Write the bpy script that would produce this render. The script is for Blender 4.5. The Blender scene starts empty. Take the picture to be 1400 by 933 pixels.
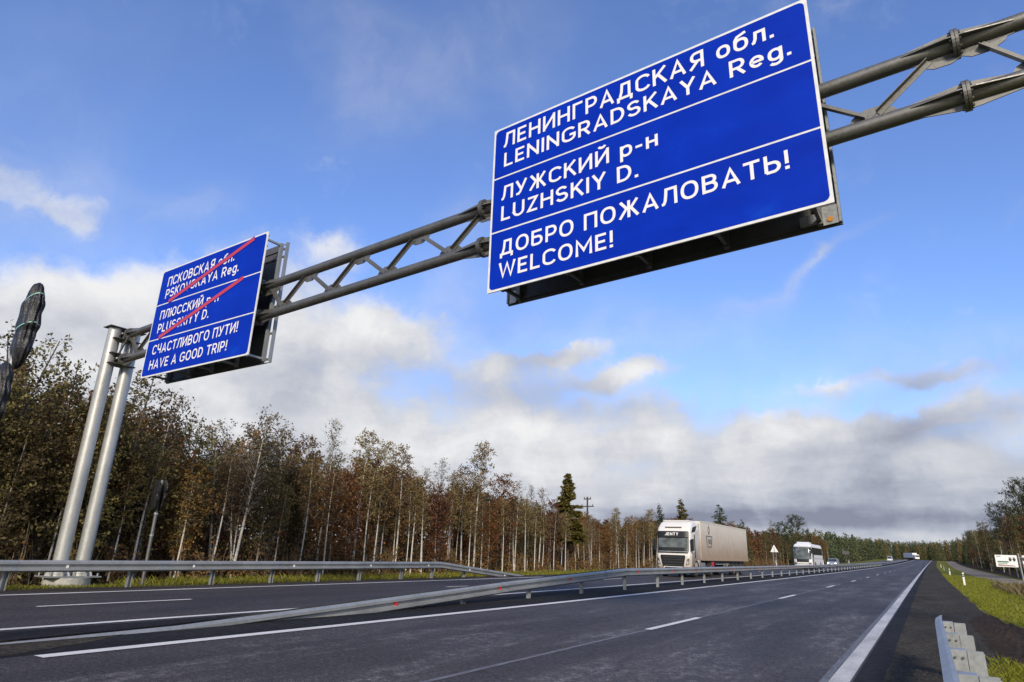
import bpy, bmesh, math, random
from mathutils import Vector, Matrix

scene = bpy.context.scene
COL = scene.collection
PI = math.pi
rad = math.radians

# ------------------------------------------------------------------ camera
cam_d = bpy.data.cameras.new('camera')
cam = bpy.data.objects.new('camera', cam_d); COL.objects.link(cam)
cam_d.sensor_fit = 'HORIZONTAL'; cam_d.sensor_width = 36.0
cam_d.lens = 877.0 / 1400.0 * 36.0
cam_d.clip_start = 0.05; cam_d.clip_end = 6000
EYE = Vector((0, 0, 1.45))
_yaw, _pitch = rad(32.013), rad(18.055)
fwd = Vector((-math.sin(_yaw) * math.cos(_pitch), math.cos(_yaw) * math.cos(_pitch), math.sin(_pitch)))
rgt = Vector((0.8504, 0.5253, 0.0343)); rgt = (rgt - fwd * rgt.dot(fwd)).normalized()
upv = rgt.cross(fwd)
cam.matrix_world = Matrix(((rgt.x, upv.x, -fwd.x, EYE.x), (rgt.y, upv.y, -fwd.y, EYE.y), (rgt.z, upv.z, -fwd.z, EYE.z), (0, 0, 0, 1)))
scene.camera = cam

# ------------------------------------------------------------------ world
def sky_dir(px, py):
    """direction in the world of a spot of the sky (used once to lay the clouds out)"""
    d = rgt * (px - 700) + upv * (466.5 - py) + fwd * 877.0
    return d.normalized()

SUN_EL, SUN_AZ = 27.0, 150.0
world = bpy.data.worlds.new('World'); scene.world = world; world.use_nodes = True
def build_world():
    nt = world.node_tree; nt.nodes.clear(); N = nt.nodes.new; L = nt.links.new
    def setin(sock, v):
        if isinstance(v, (int, float)): sock.default_value = v
        elif isinstance(v, (tuple, list, Vector)): sock.default_value = tuple(v)
        else: L(v, sock)
    def M(op, a, b=0.0, c=0.0, clamp=False):
        n = N('ShaderNodeMath'); n.operation = op; n.use_clamp = clamp
        setin(n.inputs[0], a); setin(n.inputs[1], b); setin(n.inputs[2], c); return n.outputs[0]
    def V(op, a, b=(0, 0, 0), scale=None):
        n = N('ShaderNodeVectorMath'); n.operation = op
        setin(n.inputs[0], a); setin(n.inputs[1], b)
        if scale is not None: setin(n.inputs['Scale'], scale)
        return n.outputs['Value'] if op == 'DOT_PRODUCT' else n.outputs[0]
    def MIX(f, a, b):
        n = N('ShaderNodeMix'); n.data_type = 'RGBA'; setin(n.inputs[0], f)
        for s, v in ((n.inputs[6], a), (n.inputs[7], b)):
            if isinstance(v, (tuple, list)) and len(v) == 3: v = (*v, 1)
            setin(s, v)
        return n.outputs[2]
    def noise(vec, scale, detail=8, rough=0.55, dist=0.0):
        n = N('ShaderNodeTexNoise'); n.inputs['Scale'].default_value = scale; n.inputs['Detail'].default_value = detail
        n.inputs['Roughness'].default_value = rough; n.inputs['Distortion'].default_value = dist; L(vec, n.inputs['Vector']); return n
    sky = N('ShaderNodeTexSky'); sky.sky_type = 'NISHITA'; sky.sun_disc = False
    sky.sun_elevation = rad(SUN_EL); sky.sun_rotation = rad(SUN_AZ); sky.altitude = 100; sky.air_density = 1.0; sky.dust_density = 1.2; sky.ozone_density = 2.2
    tc = N('ShaderNodeTexCoord'); D = tc.outputs['Generated']
    nrm = N('ShaderNodeVectorMath'); nrm.operation = 'NORMALIZE'; L(D, nrm.inputs[0]); D = nrm.outputs[0]
    sep = N('ShaderNodeSeparateXYZ'); L(D, sep.inputs[0])
    z = M('MAXIMUM', sep.outputs[2], 0.0)
    # cloud-sheet coordinates: the direction projected on a plane overhead
    inv = M('DIVIDE', 1.0, M('ADD', z, 0.16))
    P = V('SCALE', D, scale=inv)
    warp = noise(P, 1.6, 4)
    P2 = V('ADD', P, V('SCALE', V('SUBTRACT', warp.outputs['Color'], (0.5, 0.5, 0.5)), scale=0.35))
    n1 = noise(P2, 1.9, 9, 0.56)
    Dw = noise(D, 7.0, 6, 0.58)
    Dd = V('ADD', D, V('SCALE', V('SUBTRACT', Dw.outputs['Color'], (0.5, 0.5, 0.5)), scale=0.16))
    n2 = noise(Dd, 9.0, 8, 0.55)
    Dw2 = noise(D, 5.0, 5, 0.55)
    Ds = V('ADD', D, V('SCALE', V('SUBTRACT', Dw2.outputs['Color'], (0.5, 0.5, 0.5)), scale=0.06))
    def blob(px, py, rx, ry, rot=0.0, Dd=Dd):
        c = sky_dir(px, py); t1 = sky_dir(px + 8, py) - c
        t1 = (t1 - c * t1.dot(c)).normalized(); t2 = c.cross(t1)
        ca, sa = math.cos(rad(rot)), math.sin(rad(rot))
        a = t1 * ca - t2 * sa; b = t1 * sa + t2 * ca          # rot > 0 tips the right end up... in the sky's own frame
        u = V('DOT_PRODUCT', Dd, tuple(a / (rx / 877.0))); v = V('DOT_PRODUCT', Dd, tuple(b / (ry / 877.0)))
        u = M('SUBTRACT', u, a.dot(c) / (rx / 877.0)); v = M('SUBTRACT', v, b.dot(c) / (ry / 877.0))
        q = M('ADD', M('MULTIPLY', u, u), M('MULTIPLY', v, v))
        f = V('DOT_PRODUCT', D, tuple(c)); f = M('GREATER_THAN', f, 0.1)
        return M('MULTIPLY', M('POWER', 2.718, M('MULTIPLY', q, -1.0)), f)
    def total(lst, Dx=Dd):
        s = None
        for (px, py, rx, ry, rot, amp) in lst:
            t = M('MULTIPLY', blob(px, py, rx, ry, rot, Dx), amp)
            s = t if s is None else M('ADD', s, t)
        return s
    cover = total(COVER); thin = total(THIN); bright = total(BRIGHT, Ds); dark = total(DARK, Ds)
    el = M('MULTIPLY', z, 1.0)
    back = M('MULTIPLY', V('DOT_PRODUCT', D, tuple(fwd)), -1.6); back = M('ADD', back, 0.25, clamp=True)   # unseen cloud cover added behind the camera to neutralise the blue skylight
    cover = M('ADD', cover, M('MULTIPLY', back, 0.95))
    # low band of stratus all round the horizon
    band = M('POWER', 2.718, M('MULTIPLY', M('POWER', M('DIVIDE', el, 0.135), 2.0), -1.0))
    dens = M('ADD', M('ADD', cover, M('MULTIPLY', band, 0.75)), M('MULTIPLY', M('SUBTRACT', n2.outputs['Fac'], 0.5), 1.35))
    dens = M('ADD', dens, M('MULTIPLY', M('SUBTRACT', n1.outputs['Fac'], 0.5), 0.9))
    ss = N('ShaderNodeMapRange'); ss.interpolation_type = 'SMOOTHSTEP'; L(dens, ss.inputs[0]); ss.inputs[1].default_value = 0.06; ss.inputs[2].default_value = 1.12
    veil = M('MULTIPLY', M('ADD', thin, 0.0), M('MULTIPLY', n2.outputs['Fac'], 1.25), clamp=True)
    fac = M('MAXIMUM', ss.outputs[0], veil, clamp=True)
    # brightness inside the clouds
    lum = M('ADD', M('SUBTRACT', bright, dark), M('MULTIPLY', M('SUBTRACT', n2.outputs['Fac'], 0.48), 1.15))
    lum = M('ADD', lum, M('MULTIPLY', M('SUBTRACT', n1.outputs['Fac'], 0.5), 0.8))
    lum = M('ADD', lum, 0.60, clamp=True)
    cr = N('ShaderNodeValToRGB'); L(lum, cr.inputs[0]); e = cr.color_ramp.elements
    e[0].position = 0.0; e[0].color = (0.26, 0.285, 0.37, 1)
    e[1].position = 1.0; e[1].color = (0.88, 0.88, 0.89, 1)
    m = e.new(0.35); m.color = (0.46, 0.49, 0.58, 1); m = e.new(0.65); m.color = (0.64, 0.66, 0.71, 1)
    blue = V('MULTIPLY', sky.outputs[0], SKY_GAIN)
    cloud = V('SCALE', cr.outputs[0], scale=1.0 / SKY_STR)
    col = MIX(fac, blue, cloud)
    bg = N('ShaderNodeBackground'); L(col, bg.inputs[0]); bg.inputs[1].default_value = SKY_STR
    out = N('ShaderNodeOutputWorld'); L(bg.outputs[0], out.inputs[0])
SKY_STR = 0.10
SKY_GAIN = (1.60, 1.80, 2.42)
#        px   py   rx   ry  rot amp      (where the clouds of the day stand)
COVER = [(50, 430, 200, 60, 0, 1.0), (0, 520, 260, 100, 0, 0.7), (-10, 190, 40, 40, 0, 0.5), (80, 262, 55, 24, -20, 0.7),
         (320, 378, 130, 34, 0, 0.6), (455, 335, 45, 18, 0, 0.75), (300, 490, 200, 80, 0, 0.85), (520, 455, 80, 42, 0, 1.15),
         (330, 590, 240, 65, 0, 0.8), (790, 476, 90, 16, 12, 0.95), (865, 506, 80, 17, 5, 0.9), (700, 520, 150, 40, 0, 0.75),
         (620, 605, 330, 50, 0, 0.75), (840, 560, 180, 24, 0, 0.45), (940, 612, 190, 28, 0, 0.6), (1065, 585, 80, 20, 0, 0.65), (1150, 522, 42, 13, 0, 0.8),
         (900, 680, 380, 50, 0, 0.55), (1330, 630, 170, 32, 8, 0.4), (1325, 503, 130, 20, 16, 0.5), (1240, 535, 60, 12, 10, 0.4), (1290, 580, 140, 18, 16, 0.62), (1250, 690, 300, 50, 0, 0.55)]
THIN = [(120, 60, 120, 60, 0, 0.08), (620, 90, 150, 70, 20, 0.28), (480, 60, 60, 90, 0, 0.16), (1090, 365, 80, 11, 26, 0.45), (1135, 350, 22, 8, 20, 0.55),
        (1010, 410, 60, 22, 20, 0.25), (650, 430, 120, 70, 0, 0.6), (870, 460, 150, 45, 0, 0.4), (1300, 500, 150, 50, 0, 0.38), (1000, 560, 160, 40, 0, 0.4), (250, 290, 60, 30, 0, 0.3), (640, 300, 60, 30, 0, .25), (30, 250, 100, 90, 0, .42), (1250, 600, 200, 40, 0, .4)]
BRIGHT = [(60, 390, 150, 45, 0, 0.40), (80, 262, 50, 24, 0, 0.25), (515, 440, 70, 36, 0, 0.45), (450, 333, 60, 25, 0, 0.3), (800, 472, 60, 14, 0, 0.3),
          (870, 505, 60, 14, 0, 0.3), (1150, 522, 40, 12, 0, 0.3), (640, 600, 220, 45, 0, 0.28), (1060, 590, 70, 20, 0, 0.25), (320, 360, 110, 26, 0, 0.25), (250, 530, 170, 60, 0, .12), (860, 650, 120, 30, 0, .15)]
DARK = [(1150, 713, 300, 16, 0, 0.50), (900, 705, 160, 14, 0, 0.30), (1295, 585, 150, 22, 14, 0.45), (1325, 508, 130, 20, 16, 0.26), (1240, 538, 60, 14, 10, .22), (740, 545, 130, 22, 0, 0.22),
        (650, 440, 120, 60, 0, .22), (870, 565, 120, 20, 0, 0.18), (560, 655, 160, 22, 0, 0.12), (420, 505, 60, 36, 0, .15), (1250, 650, 200, 30, 0, 0.15), (1100, 680, 100, 14, 0, .15)]
build_world()

# ------------------------------------------------------------------ sun, exposure
sun_d = bpy.data.lights.new('sun', 'SUN'); sun = bpy.data.objects.new('sun', sun_d); COL.objects.link(sun)
sun_d.energy = 4.0; sun_d.angle = rad(10); sun_d.color = (1.0, 0.90, 0.76)
_sd = Vector((math.sin(rad(SUN_AZ)) * math.cos(rad(SUN_EL)), math.cos(rad(SUN_AZ)) * math.cos(rad(SUN_EL)), math.sin(rad(SUN_EL))))
sun.rotation_euler = _sd.to_track_quat('Z', 'Y').to_euler()
vs = scene.view_settings
vs.view_transform = 'Standard'; vs.look = 'None'; vs.gamma = 1.0; vs.exposure = 0.0; vs.use_curve_mapping = False

# ------------------------------------------------------------------ helpers
def set_props(o, label=None, cat=None, group=None, kind=None):
    if label: o['label'] = label
    if cat: o['category'] = cat
    if group: o['group'] = group
    if kind: o['kind'] = kind
    return o

def thing(name, label, cat, loc=(0, 0, 0), rotz=0.0, group=None):
    o = bpy.data.objects.new(name, None); COL.objects.link(o)
    o.location = loc; o.rotation_euler = (0, 0, rotz); o.empty_display_size = 0.2
    return set_props(o, label, cat, group)

class MB:
    def __init__(s): s.v = []; s.f = []; s.m = []; s.sm = []
    def add(s, vs, fs, mi=0, smooth=False):
        b = len(s.v); s.v += [tuple(p) for p in vs]
        for f in fs: s.f.append(tuple(i + b for i in f)); s.m.append(mi); s.sm.append(smooth)
    def box(s, x0, x1, y0, y1, z0, z1, mi=0):
        s.add([(x0, y0, z0), (x1, y0, z0), (x1, y1, z0), (x0, y1, z0), (x0, y0, z1), (x1, y0, z1), (x1, y1, z1), (x0, y1, z1)],
              [(3, 2, 1, 0), (4, 5, 6, 7), (0, 1, 5, 4), (1, 2, 6, 5), (2, 3, 7, 6), (3, 0, 4, 7)], mi)
    def obox(s, c, ex, ey, ez, mi=0):
        """oriented box: centre and half-axis vectors"""
        c, ex, ey, ez = Vector(c), Vector(ex), Vector(ey), Vector(ez)
        vs = [c + ex * a + ey * b + ez * d for d in (-1, 1) for a, b in ((-1, -1), (1, -1), (1, 1), (-1, 1))]
        s.add(vs, [(3, 2, 1, 0), (4, 5, 6, 7), (0, 1, 5, 4), (1, 2, 6, 5), (2, 3, 7, 6), (3, 0, 4, 7)], mi)
    def tube(s, pts, rs, n=8, caps=True, mi=0, smooth=True):
        pts = [Vector(p) for p in pts]
        if not isinstance(rs, (list, tuple)): rs = [rs] * len(pts)
        rings = []; d0 = (pts[-1] - pts[0]).normalized()
        ref = Vector((0, 0, 1)) if abs(d0.z) < 0.9 else Vector((1, 0, 0))
        vs = []
        for i, p in enumerate(pts):
            d = (pts[min(i + 1, len(pts) - 1)] - pts[max(i - 1, 0)]).normalized()
            a = d.cross(ref).normalized(); b = a.cross(d)
            for k in range(n):
                t = 2 * PI * k / n; vs.append(p + (a * math.cos(t) + b * math.sin(t)) * rs[i])
        fs = []
        for i in range(len(pts) - 1):
            for k in range(n):
                k2 = (k + 1) % n; fs.append((i * n + k, i * n + k2, (i + 1) * n + k2, (i + 1) * n + k))
        s.add(vs, fs, mi, smooth)
        if caps:
            b = len(pts) - 1
            s.add(vs[:n], [tuple(range(n))[::-1]], mi); s.add(vs[b * n:], [tuple(range(n))], mi)
    def prism(s, outline, fn, d0, d1, mi=0):
        """outline: 2D points (counter-clockwise), fn(u, v, d) -> 3D point"""
        n = len(outline); vs = [fn(u, v, d0) for u, v in outline] + [fn(u, v, d1) for u, v in outline]
        fs = [tuple(range(n)), tuple(range(2 * n - 1, n - 1, -1))]
        for i in range(n): j = (i + 1) % n; fs.append((j, i, n + i, n + j))
        s.add(vs, fs, mi)
    def build(s, name, mats, parent=None, origin=None, bevel=0.0, seg=2, fixn=True):
        me = bpy.data.meshes.new(name)
        v = s.v
        if origin is not None: v = [(a - origin[0], b - origin[1], c - origin[2]) for a, b, c in v]
        me.from_pydata(v, [], s.f)
        if not isinstance(mats, (list, tuple)): mats = [mats]
        for m in mats: me.materials.append(m)
        me.polygons.foreach_set('material_index', s.m); me.polygons.foreach_set('use_smooth', s.sm)
        if fixn:
            bm = bmesh.new(); bm.from_mesh(me); bmesh.ops.recalc_face_normals(bm, faces=bm.faces); bm.to_mesh(me); bm.free()
        me.update()
        o = bpy.data.objects.new(name, me); COL.objects.link(o)
        if parent: o.parent = parent
        if bevel:
            b = o.modifiers.new('bevel', 'BEVEL'); b.width = bevel; b.segments = seg; b.limit_method = 'ANGLE'; b.angle_limit = rad(35)
        return o

def copy_tree(o, parent=None):
    c = o.copy(); COL.objects.link(c)
    if parent is not None: c.parent = parent
    for ch in list(o.children): copy_tree(ch, c)
    return c

# ------------------------------------------------------------------ materials
class MatB:
    def __init__(s, name):
        s.mat = bpy.data.materials.new(name); s.mat.use_nodes = True
        s.nt = s.mat.node_tree; s.bsdf = s.nt.nodes['Principled BSDF']; s.out = s.nt.nodes['Material Output']
        s.N = s.nt.nodes.new; s.L = s.nt.links.new; s._c = None
    def coord(s, kind='Object'):
        n = s.N('ShaderNodeTexCoord'); return n.outputs[kind]
    def scaled(s, vec, sc):
        n = s.N('ShaderNodeVectorMath'); n.operation = 'MULTIPLY'; s.L(vec, n.inputs[0]); n.inputs[1].default_value = sc; return n.outputs[0]
    def noise(s, vec, scale, detail=5, rough=0.55, col=False):
        n = s.N('ShaderNodeTexNoise'); n.inputs['Scale'].default_value = scale; n.inputs['Detail'].default_value = detail
        n.inputs['Roughness'].default_value = rough; s.L(vec, n.inputs['Vector']); return n.outputs['Color' if col else 'Fac']
    def ramp(s, fac, stops, interp='LINEAR'):
        n = s.N('ShaderNodeValToRGB'); n.color_ramp.interpolation = interp; s.L(fac, n.inputs[0]); e = n.color_ramp.elements
        e[0].position, e[0].color = stops[0][0], (*stops[0][1], 1); e[1].position, e[1].color = stops[-1][0], (*stops[-1][1], 1)
        for p, c in stops[1:-1]: q = e.new(p); q.color = (*c, 1)
        return n.outputs[0]
    def rangef(s, fac, a, b, c=0.0, d=1.0, smooth=True):
        n = s.N('ShaderNodeMapRange'); n.interpolation_type = 'SMOOTHSTEP' if smooth else 'LINEAR'
        s.L(fac, n.inputs[0]); n.inputs[1].default_value = a; n.inputs[2].default_value = b; n.inputs[3].default_value = c; n.inputs[4].default_value = d
        return n.outputs[0]
    def mix(s, fac, a, b, mode='MIX'):
        n = s.N('ShaderNodeMix'); n.data_type = 'RGBA'; n.blend_type = mode
        for sk, v in ((n.inputs[0], fac), (n.inputs[6], a), (n.inputs[7], b)):
            if isinstance(v, (int, float)): sk.default_value = v
            elif isinstance(v, (tuple, list)): sk.default_value = (*v, 1) if len(v) == 3 else v
            else: s.L(v, sk)
        return n.outputs[2]
    def math(s, op, a, b=0.0, clamp=False):
        n = s.N('ShaderNodeMath'); n.operation = op; n.use_clamp = clamp
        for sk, v in ((n.inputs[0], a), (n.inputs[1], b)):
            if isinstance(v, (int, float)): sk.default_value = v
            else: s.L(v, sk)
        return n.outputs[0]
    def sepxyz(s, vec):
        n = s.N('ShaderNodeSeparateXYZ'); s.L(vec, n.inputs[0]); return n.outputs
    def set(s, col=None, rough=None, metal=None, spec=None):
        for k, v in (('Base Color', col), ('Roughness', rough), ('Metallic', metal), ('Specular IOR Level', spec)):
            if v is None: continue
            if isinstance(v, (int, float)): s.bsdf.inputs[k].default_value = v
            elif isinstance(v, (tuple, list)): s.bsdf.inputs[k].default_value = (*v, 1)
            else: s.L(v, s.bsdf.inputs[k])
        return s
    def bump(s, h, strength=0.3, dist=0.02):
        n = s.N('ShaderNodeBump'); n.inputs['Strength'].default_value = strength; n.inputs['Distance'].default_value = dist
        s.L(h, n.inputs['Height']); s.L(n.outputs[0], s.bsdf.inputs['Normal']); return s

def plain(name, col, rough=0.5, metal=0.0, var=0.12, scale=6.0, spec=None):
    b = MatB(name); c = b.coord(); n = b.noise(c, scale, 6)
    lo = tuple(x * (1 - var) for x in col); hi = tuple(min(1, x * (1 + var)) for x in col)
    b.set(b.ramp(n, [(0.3, lo), (0.7, hi)]), rough, metal, spec)
    return b.mat

def mat_galv(name, base, rough=0.45, metal=0.55, scale=1.0):
    b = MatB(name); c = b.coord()
    n = b.noise(b.scaled(c, (1, 1, 0.45)), 2.2 * scale, 6, 0.65); n2 = b.noise(c, 22 * scale, 4, 0.7)
    k = b.math('ADD', b.math('MULTIPLY', n, 0.7), b.math('MULTIPLY', n2, 0.3))
    col = b.ramp(k, [(0.3, tuple(x * 0.7 for x in base)), (0.5, base), (0.7, tuple(min(1, x * 1.25) for x in base))])
    b.set(col, b.rangef(n2, 0.2, 0.8, rough - 0.1, rough + 0.15), metal); b.bump(n2, 0.15, 0.004)
    return b.mat

M = {}
M['galv'] = mat_galv('galvanised_steel', (0.31, 0.325, 0.33), 0.45, 0.45)
M['galv_pole'] = mat_galv('galvanised_pole', (0.44, 0.44, 0.42), 0.42, 0.5)
M['galv_dark'] = mat_galv('weathered_steel', (0.19, 0.185, 0.172), 0.46, 0.7)
M['galv_rail'] = mat_galv('rail_steel', (0.34, 0.345, 0.33), 0.46, 0.45, 0.6)
M['white_metal'] = plain('white_frame', (0.72, 0.72, 0.71), 0.45)
M['concrete'] = plain('concrete', (0.34, 0.33, 0.30), 0.85, var=0.3, scale=5)
M['black'] = plain('black_plastic', (0.012, 0.012, 0.013), 0.45)
M['rubber'] = plain('rubber', (0.02, 0.02, 0.02), 0.8)
M['red'] = plain('red_reflector', (0.62, 0.03, 0.03), 0.3)
M['red_paint'] = plain('red_film', (0.52, 0.035, 0.045), 0.4, var=0.05)
M['orange'] = plain('orange_plastic', (0.50, 0.20, 0.02), 0.5)
M['white'] = plain('white_plastic', (0.80, 0.80, 0.79), 0.4, var=0.05)
M['letters'] = plain('white_reflective_film', (0.83, 0.80, 0.79), 0.5, var=0.03)
M['sign_back'] = plain('sign_back', (0.10, 0.10, 0.10), 0.55, 0.3)
M['wood_pole'] = plain('dark_pole', (0.05, 0.042, 0.035), 0.8)

def mat_blue():
    b = MatB('blue_reflective_film'); c = b.coord()
    n = b.noise(b.scaled(c, (0.5, 0.5, 0.9)), 1.4, 5, 0.6); n2 = b.noise(c, 0.35, 2)
    col = b.ramp(n, [(0.35, (0.0008, 0.022, 0.36)), (0.62, (0.001, 0.030, 0.43)), (0.75, (0.002, 0.046, 0.46))])
    b.set(col, 0.5, 0.0, 0.08); return b.mat
M['blue'] = mat_blue()

def mat_glass(name, col=(0.02, 0.024, 0.028)):
    b = MatB(name); c = b.coord(); n = b.noise(c, 1.6, 4)
    b.set(b.ramp(n, [(0.35, col), (0.7, tuple(x * 3.2 for x in col))]), 0.08, 0.0, 0.6); return b.mat
M['glass'] = mat_glass('dark_glass')
M['screen'] = mat_glass('windscreen_glass', (0.05, 0.058, 0.058))

def mat_dirty_white(name, z0, z1, dirt=(0.36, 0.27, 0.19), clean=(0.76, 0.75, 0.72)):
    """white paint with road dirt thrown up from below (height in the object's own metres)"""
    b = MatB(name); c = b.coord(); x = b.sepxyz(c)
    n = b.noise(c, 1.3, 6, 0.6); n2 = b.noise(b.scaled(c, (6, 6, 0.8)), 2.0, 4)
    k = b.math('ADD', x[2], b.math('ADD', b.math('MULTIPLY', b.math('SUBTRACT', n, 0.5), 1.5), b.math('MULTIPLY', b.math('SUBTRACT', n2, 0.5), 0.5)))
    f = b.rangef(k, z0, z1, 0.95, 0.12)
    col = b.mix(f, clean, dirt); b.set(col, 0.45); return b.mat
M['trailer'] = mat_dirty_white('dusty_trailer_paint', 1.0, 4.0, (0.36, 0.25, 0.155), (0.76, 0.71, 0.61))
M['cab'] = mat_dirty_white('dusty_cab_paint', 0.2, 1.7)
M['cab_side'] = mat_dirty_white('muddy_cab_side', 0.6, 3.0, (0.22, 0.15, 0.095), (0.66, 0.64, 0.6))
M['coach'] = mat_dirty_white('coach_paint', 0.1, 0.9, (0.42, 0.39, 0.35), (0.80, 0.80, 0.80))
M['white_car'] = mat_dirty_white('white_car_paint', 0.0, 0.6, (0.45, 0.43, 0.4), (0.8, 0.8, 0.8))
M['silver_car'] = plain('silver_car_paint', (0.42, 0.43, 0.45), 0.3, 0.4)

def mat_lamp(name, col=(1, 0.96, 0.9), e=2.0):
    b = MatB(name); b.set(col, 0.2); b.bsdf.inputs['Emission Color'].default_value = (*col, 1); b.bsdf.inputs['Emission Strength'].default_value = e; return b.mat
M['lamp'] = mat_lamp('lit_headlight')
M['lamp_off'] = plain('headlight_glass', (0.45, 0.46, 0.46), 0.15)

def mat_asphalt():
    b = MatB('asphalt'); c = b.coord(); x = b.sepxyz(c)
    grain = b.noise(c, 60, 4, 0.8); g2 = b.noise(c, 16, 5, 0.8); mid = b.noise(b.scaled(c, (1.0, 0.6, 1.0)), 5.0, 7, 0.75)
    streak_noise = b.noise(b.scaled(c, (1.0, 0.22, 1.0)), 0.8, 8, 0.68); big = b.noise(b.scaled(c, (1.0, 0.25, 1.0)), 0.35, 5, 0.6)
    vor = b.N('ShaderNodeTexVoronoi'); vor.inputs['Scale'].default_value = 38; b.L(c, vor.inputs['Vector'])
    col = b.ramp(big, [(0.3, (0.040, 0.0335, 0.0315)), (0.7, (0.064, 0.0545, 0.052))])
    near = b.rangef(x[0], -10.0, -7.5); pale_mottle = b.math('MULTIPLY', near, b.rangef(streak_noise, 0.44, 0.66))
    pale_mottle = b.math('MULTIPLY', pale_mottle, b.rangef(mid, 0.40, 0.66, 0.0, 1.0))
    col = b.mix(b.math('MULTIPLY', pale_mottle, 0.8), col, (0.25, 0.235, 0.235))  # lighter mottles over the near lanes, streaked along the road
    wv = b.N('ShaderNodeTexWave'); wv.wave_type = 'BANDS'; wv.bands_direction = 'X'; wv.inputs['Scale'].default_value = 0.17; wv.inputs['Distortion'].default_value = 0.6; wv.inputs['Detail'].default_value = 3; wv.inputs['Detail Scale'].default_value = 0.4
    b.L(c, wv.inputs['Vector']); col = b.mix(b.math('MULTIPLY', b.rangef(wv.outputs['Fac'], 0.35, 0.95), 0.35), col, (0.030, 0.027, 0.027))
    cr = b.N('ShaderNodeTexVoronoi'); cr.feature = 'DISTANCE_TO_EDGE'; cr.inputs['Scale'].default_value = 0.22
    wob = b.N('ShaderNodeVectorMath'); wob.operation = 'ADD'; b.L(c, wob.inputs[0]); b.L(b.noise(c, 1.2, 5, .6, True), wob.inputs[1]); b.L(wob.outputs[0], cr.inputs['Vector'])
    crack = b.math('MULTIPLY', b.rangef(cr.outputs['Distance'], 0.006, 0.001), b.rangef(big, 0.5, 0.6)); col = b.mix(b.math('MULTIPLY', crack, 0.6), col, (0.008, 0.008, 0.008))
    k = b.math('ADD', b.math('MULTIPLY', grain, 0.5), b.math('MULTIPLY', g2, 0.5))
    g = b.ramp(k, [(0.38, (0.22, 0.22, 0.22)), (0.5, (0.9, 0.9, 0.9)), (0.60, (2.5, 2.5, 2.5))])
    col = b.mix(0.9, col, g, 'MULTIPLY')
    b.set(col, b.rangef(mid, 0.3, 0.7, 0.55, 0.75), 0.0, 0.25)
    b.bump(b.math('ADD', b.math('MULTIPLY', grain, 0.6), b.math('MULTIPLY', vor.outputs['Distance'], 0.7)), 0.8, 0.02)
    return b.mat
M['asphalt'] = mat_asphalt()

def mat_dirtstrip(name, cols, s1=6, s2=60, rough=0.85, bump=0.5):
    b = MatB(name); c = b.coord()
    n = b.noise(c, s1, 7, 0.65); n2 = b.noise(c, s2, 4, 0.7); n3 = b.noise(b.scaled(c, (1, 0.3, 1)), 0.8, 5, 0.6)
    k = b.math('ADD', b.math('MULTIPLY', n, 0.45), b.math('ADD', b.math('MULTIPLY', n2, 0.3), b.math('MULTIPLY', n3, 0.25)))
    b.set(b.ramp(k, [(0.36, cols[0]), (0.5, cols[1]), (0.64, cols[2])]), rough, 0.0, 0.12); b.bump(n2, bump, 0.03); return b.mat
M['median'] = mat_dirtstrip('median_asphalt', [(0.008, 0.008, 0.009), (0.018, 0.018, 0.020), (0.04, 0.038, 0.036)])
M['gravel'] = mat_dirtstrip('gravel', [(0.014, 0.012, 0.009), (0.046, 0.039, 0.030), (0.135, 0.118, 0.094)], 9, 70, 0.95, 0.9)
M['track'] = mat_dirtstrip('track_gravel', [(0.17, 0.135, 0.095), (0.26, 0.215, 0.16), (0.34, 0.29, 0.225)], 2, 20, 0.95, 0.5)
M['soil'] = mat_dirtstrip('dark_soil', [(0.016, 0.009, 0.005), (0.045, 0.028, 0.016), (0.10, 0.066, 0.040)], 7, 40, 0.95, 1.0)

def mat_line(name, col, worn):
    b = MatB(name); c = b.coord(); n = b.noise(c, 30, 5, 0.7); n2 = b.noise(b.scaled(c, (1, 0.2, 1)), 3, 5)
    k = b.math('ADD', b.math('MULTIPLY', n, 0.55), b.math('MULTIPLY', n2, 0.45))
    b.set(b.ramp(k, [(0.5 - worn, tuple(x * 0.45 for x in col)), (0.56, col), (0.8, tuple(min(1, x * 1.06) for x in col))]), 0.6); b.bump(n, 0.2, 0.004); return b.mat
M['line'] = mat_line('white_road_paint', (0.76, 0.73, 0.68), 0.30)
M['line_dirty'] = mat_line('dusty_road_paint', (0.60, 0.57, 0.53), 0.15)
def mat_old_line():
    b = MatB('old_road_paint'); c = b.coord(); n = b.noise(b.scaled(c, (8, 0.6, 1)), 4, 6, 0.7)
    b.set(b.ramp(n, [(0.35, (0.05, 0.05, 0.055)), (0.6, (0.17, 0.17, 0.18)), (0.75, (0.30, 0.30, 0.30))]), 0.7); return b.mat
M['old_line'] = mat_old_line()

def mat_ground():
    b = MatB('roadside_ground'); c = b.coord(); x = b.sepxyz(c)
    n = b.noise(c, 0.9, 6, 0.6); n2 = b.noise(c, 9, 5, 0.7)
    k = b.math('ADD', b.math('MULTIPLY', n, 0.55), b.math('MULTIPLY', n2, 0.45))
    grass = b.ramp(k, [(0.36, (0.07, 0.072, 0.010)), (0.5, (0.15, 0.155, 0.016)), (0.64, (0.20, 0.19, 0.032))])
    litter = b.ramp(k, [(0.38, (0.018, 0.012, 0.008)), (0.52, (0.045, 0.030, 0.018)), (0.66, (0.085, 0.060, 0.03))])
    wood = b.math('ADD', b.rangef(x[0], -23.4, -25.2), b.rangef(x[0], 10.2, 12.0), clamp=True)
    b.set(b.mix(wood, grass, litter), 0.95, 0.0, 0.08); b.bump(n2, 0.8, 0.05); return b.mat
M['ground'] = mat_ground()

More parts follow.
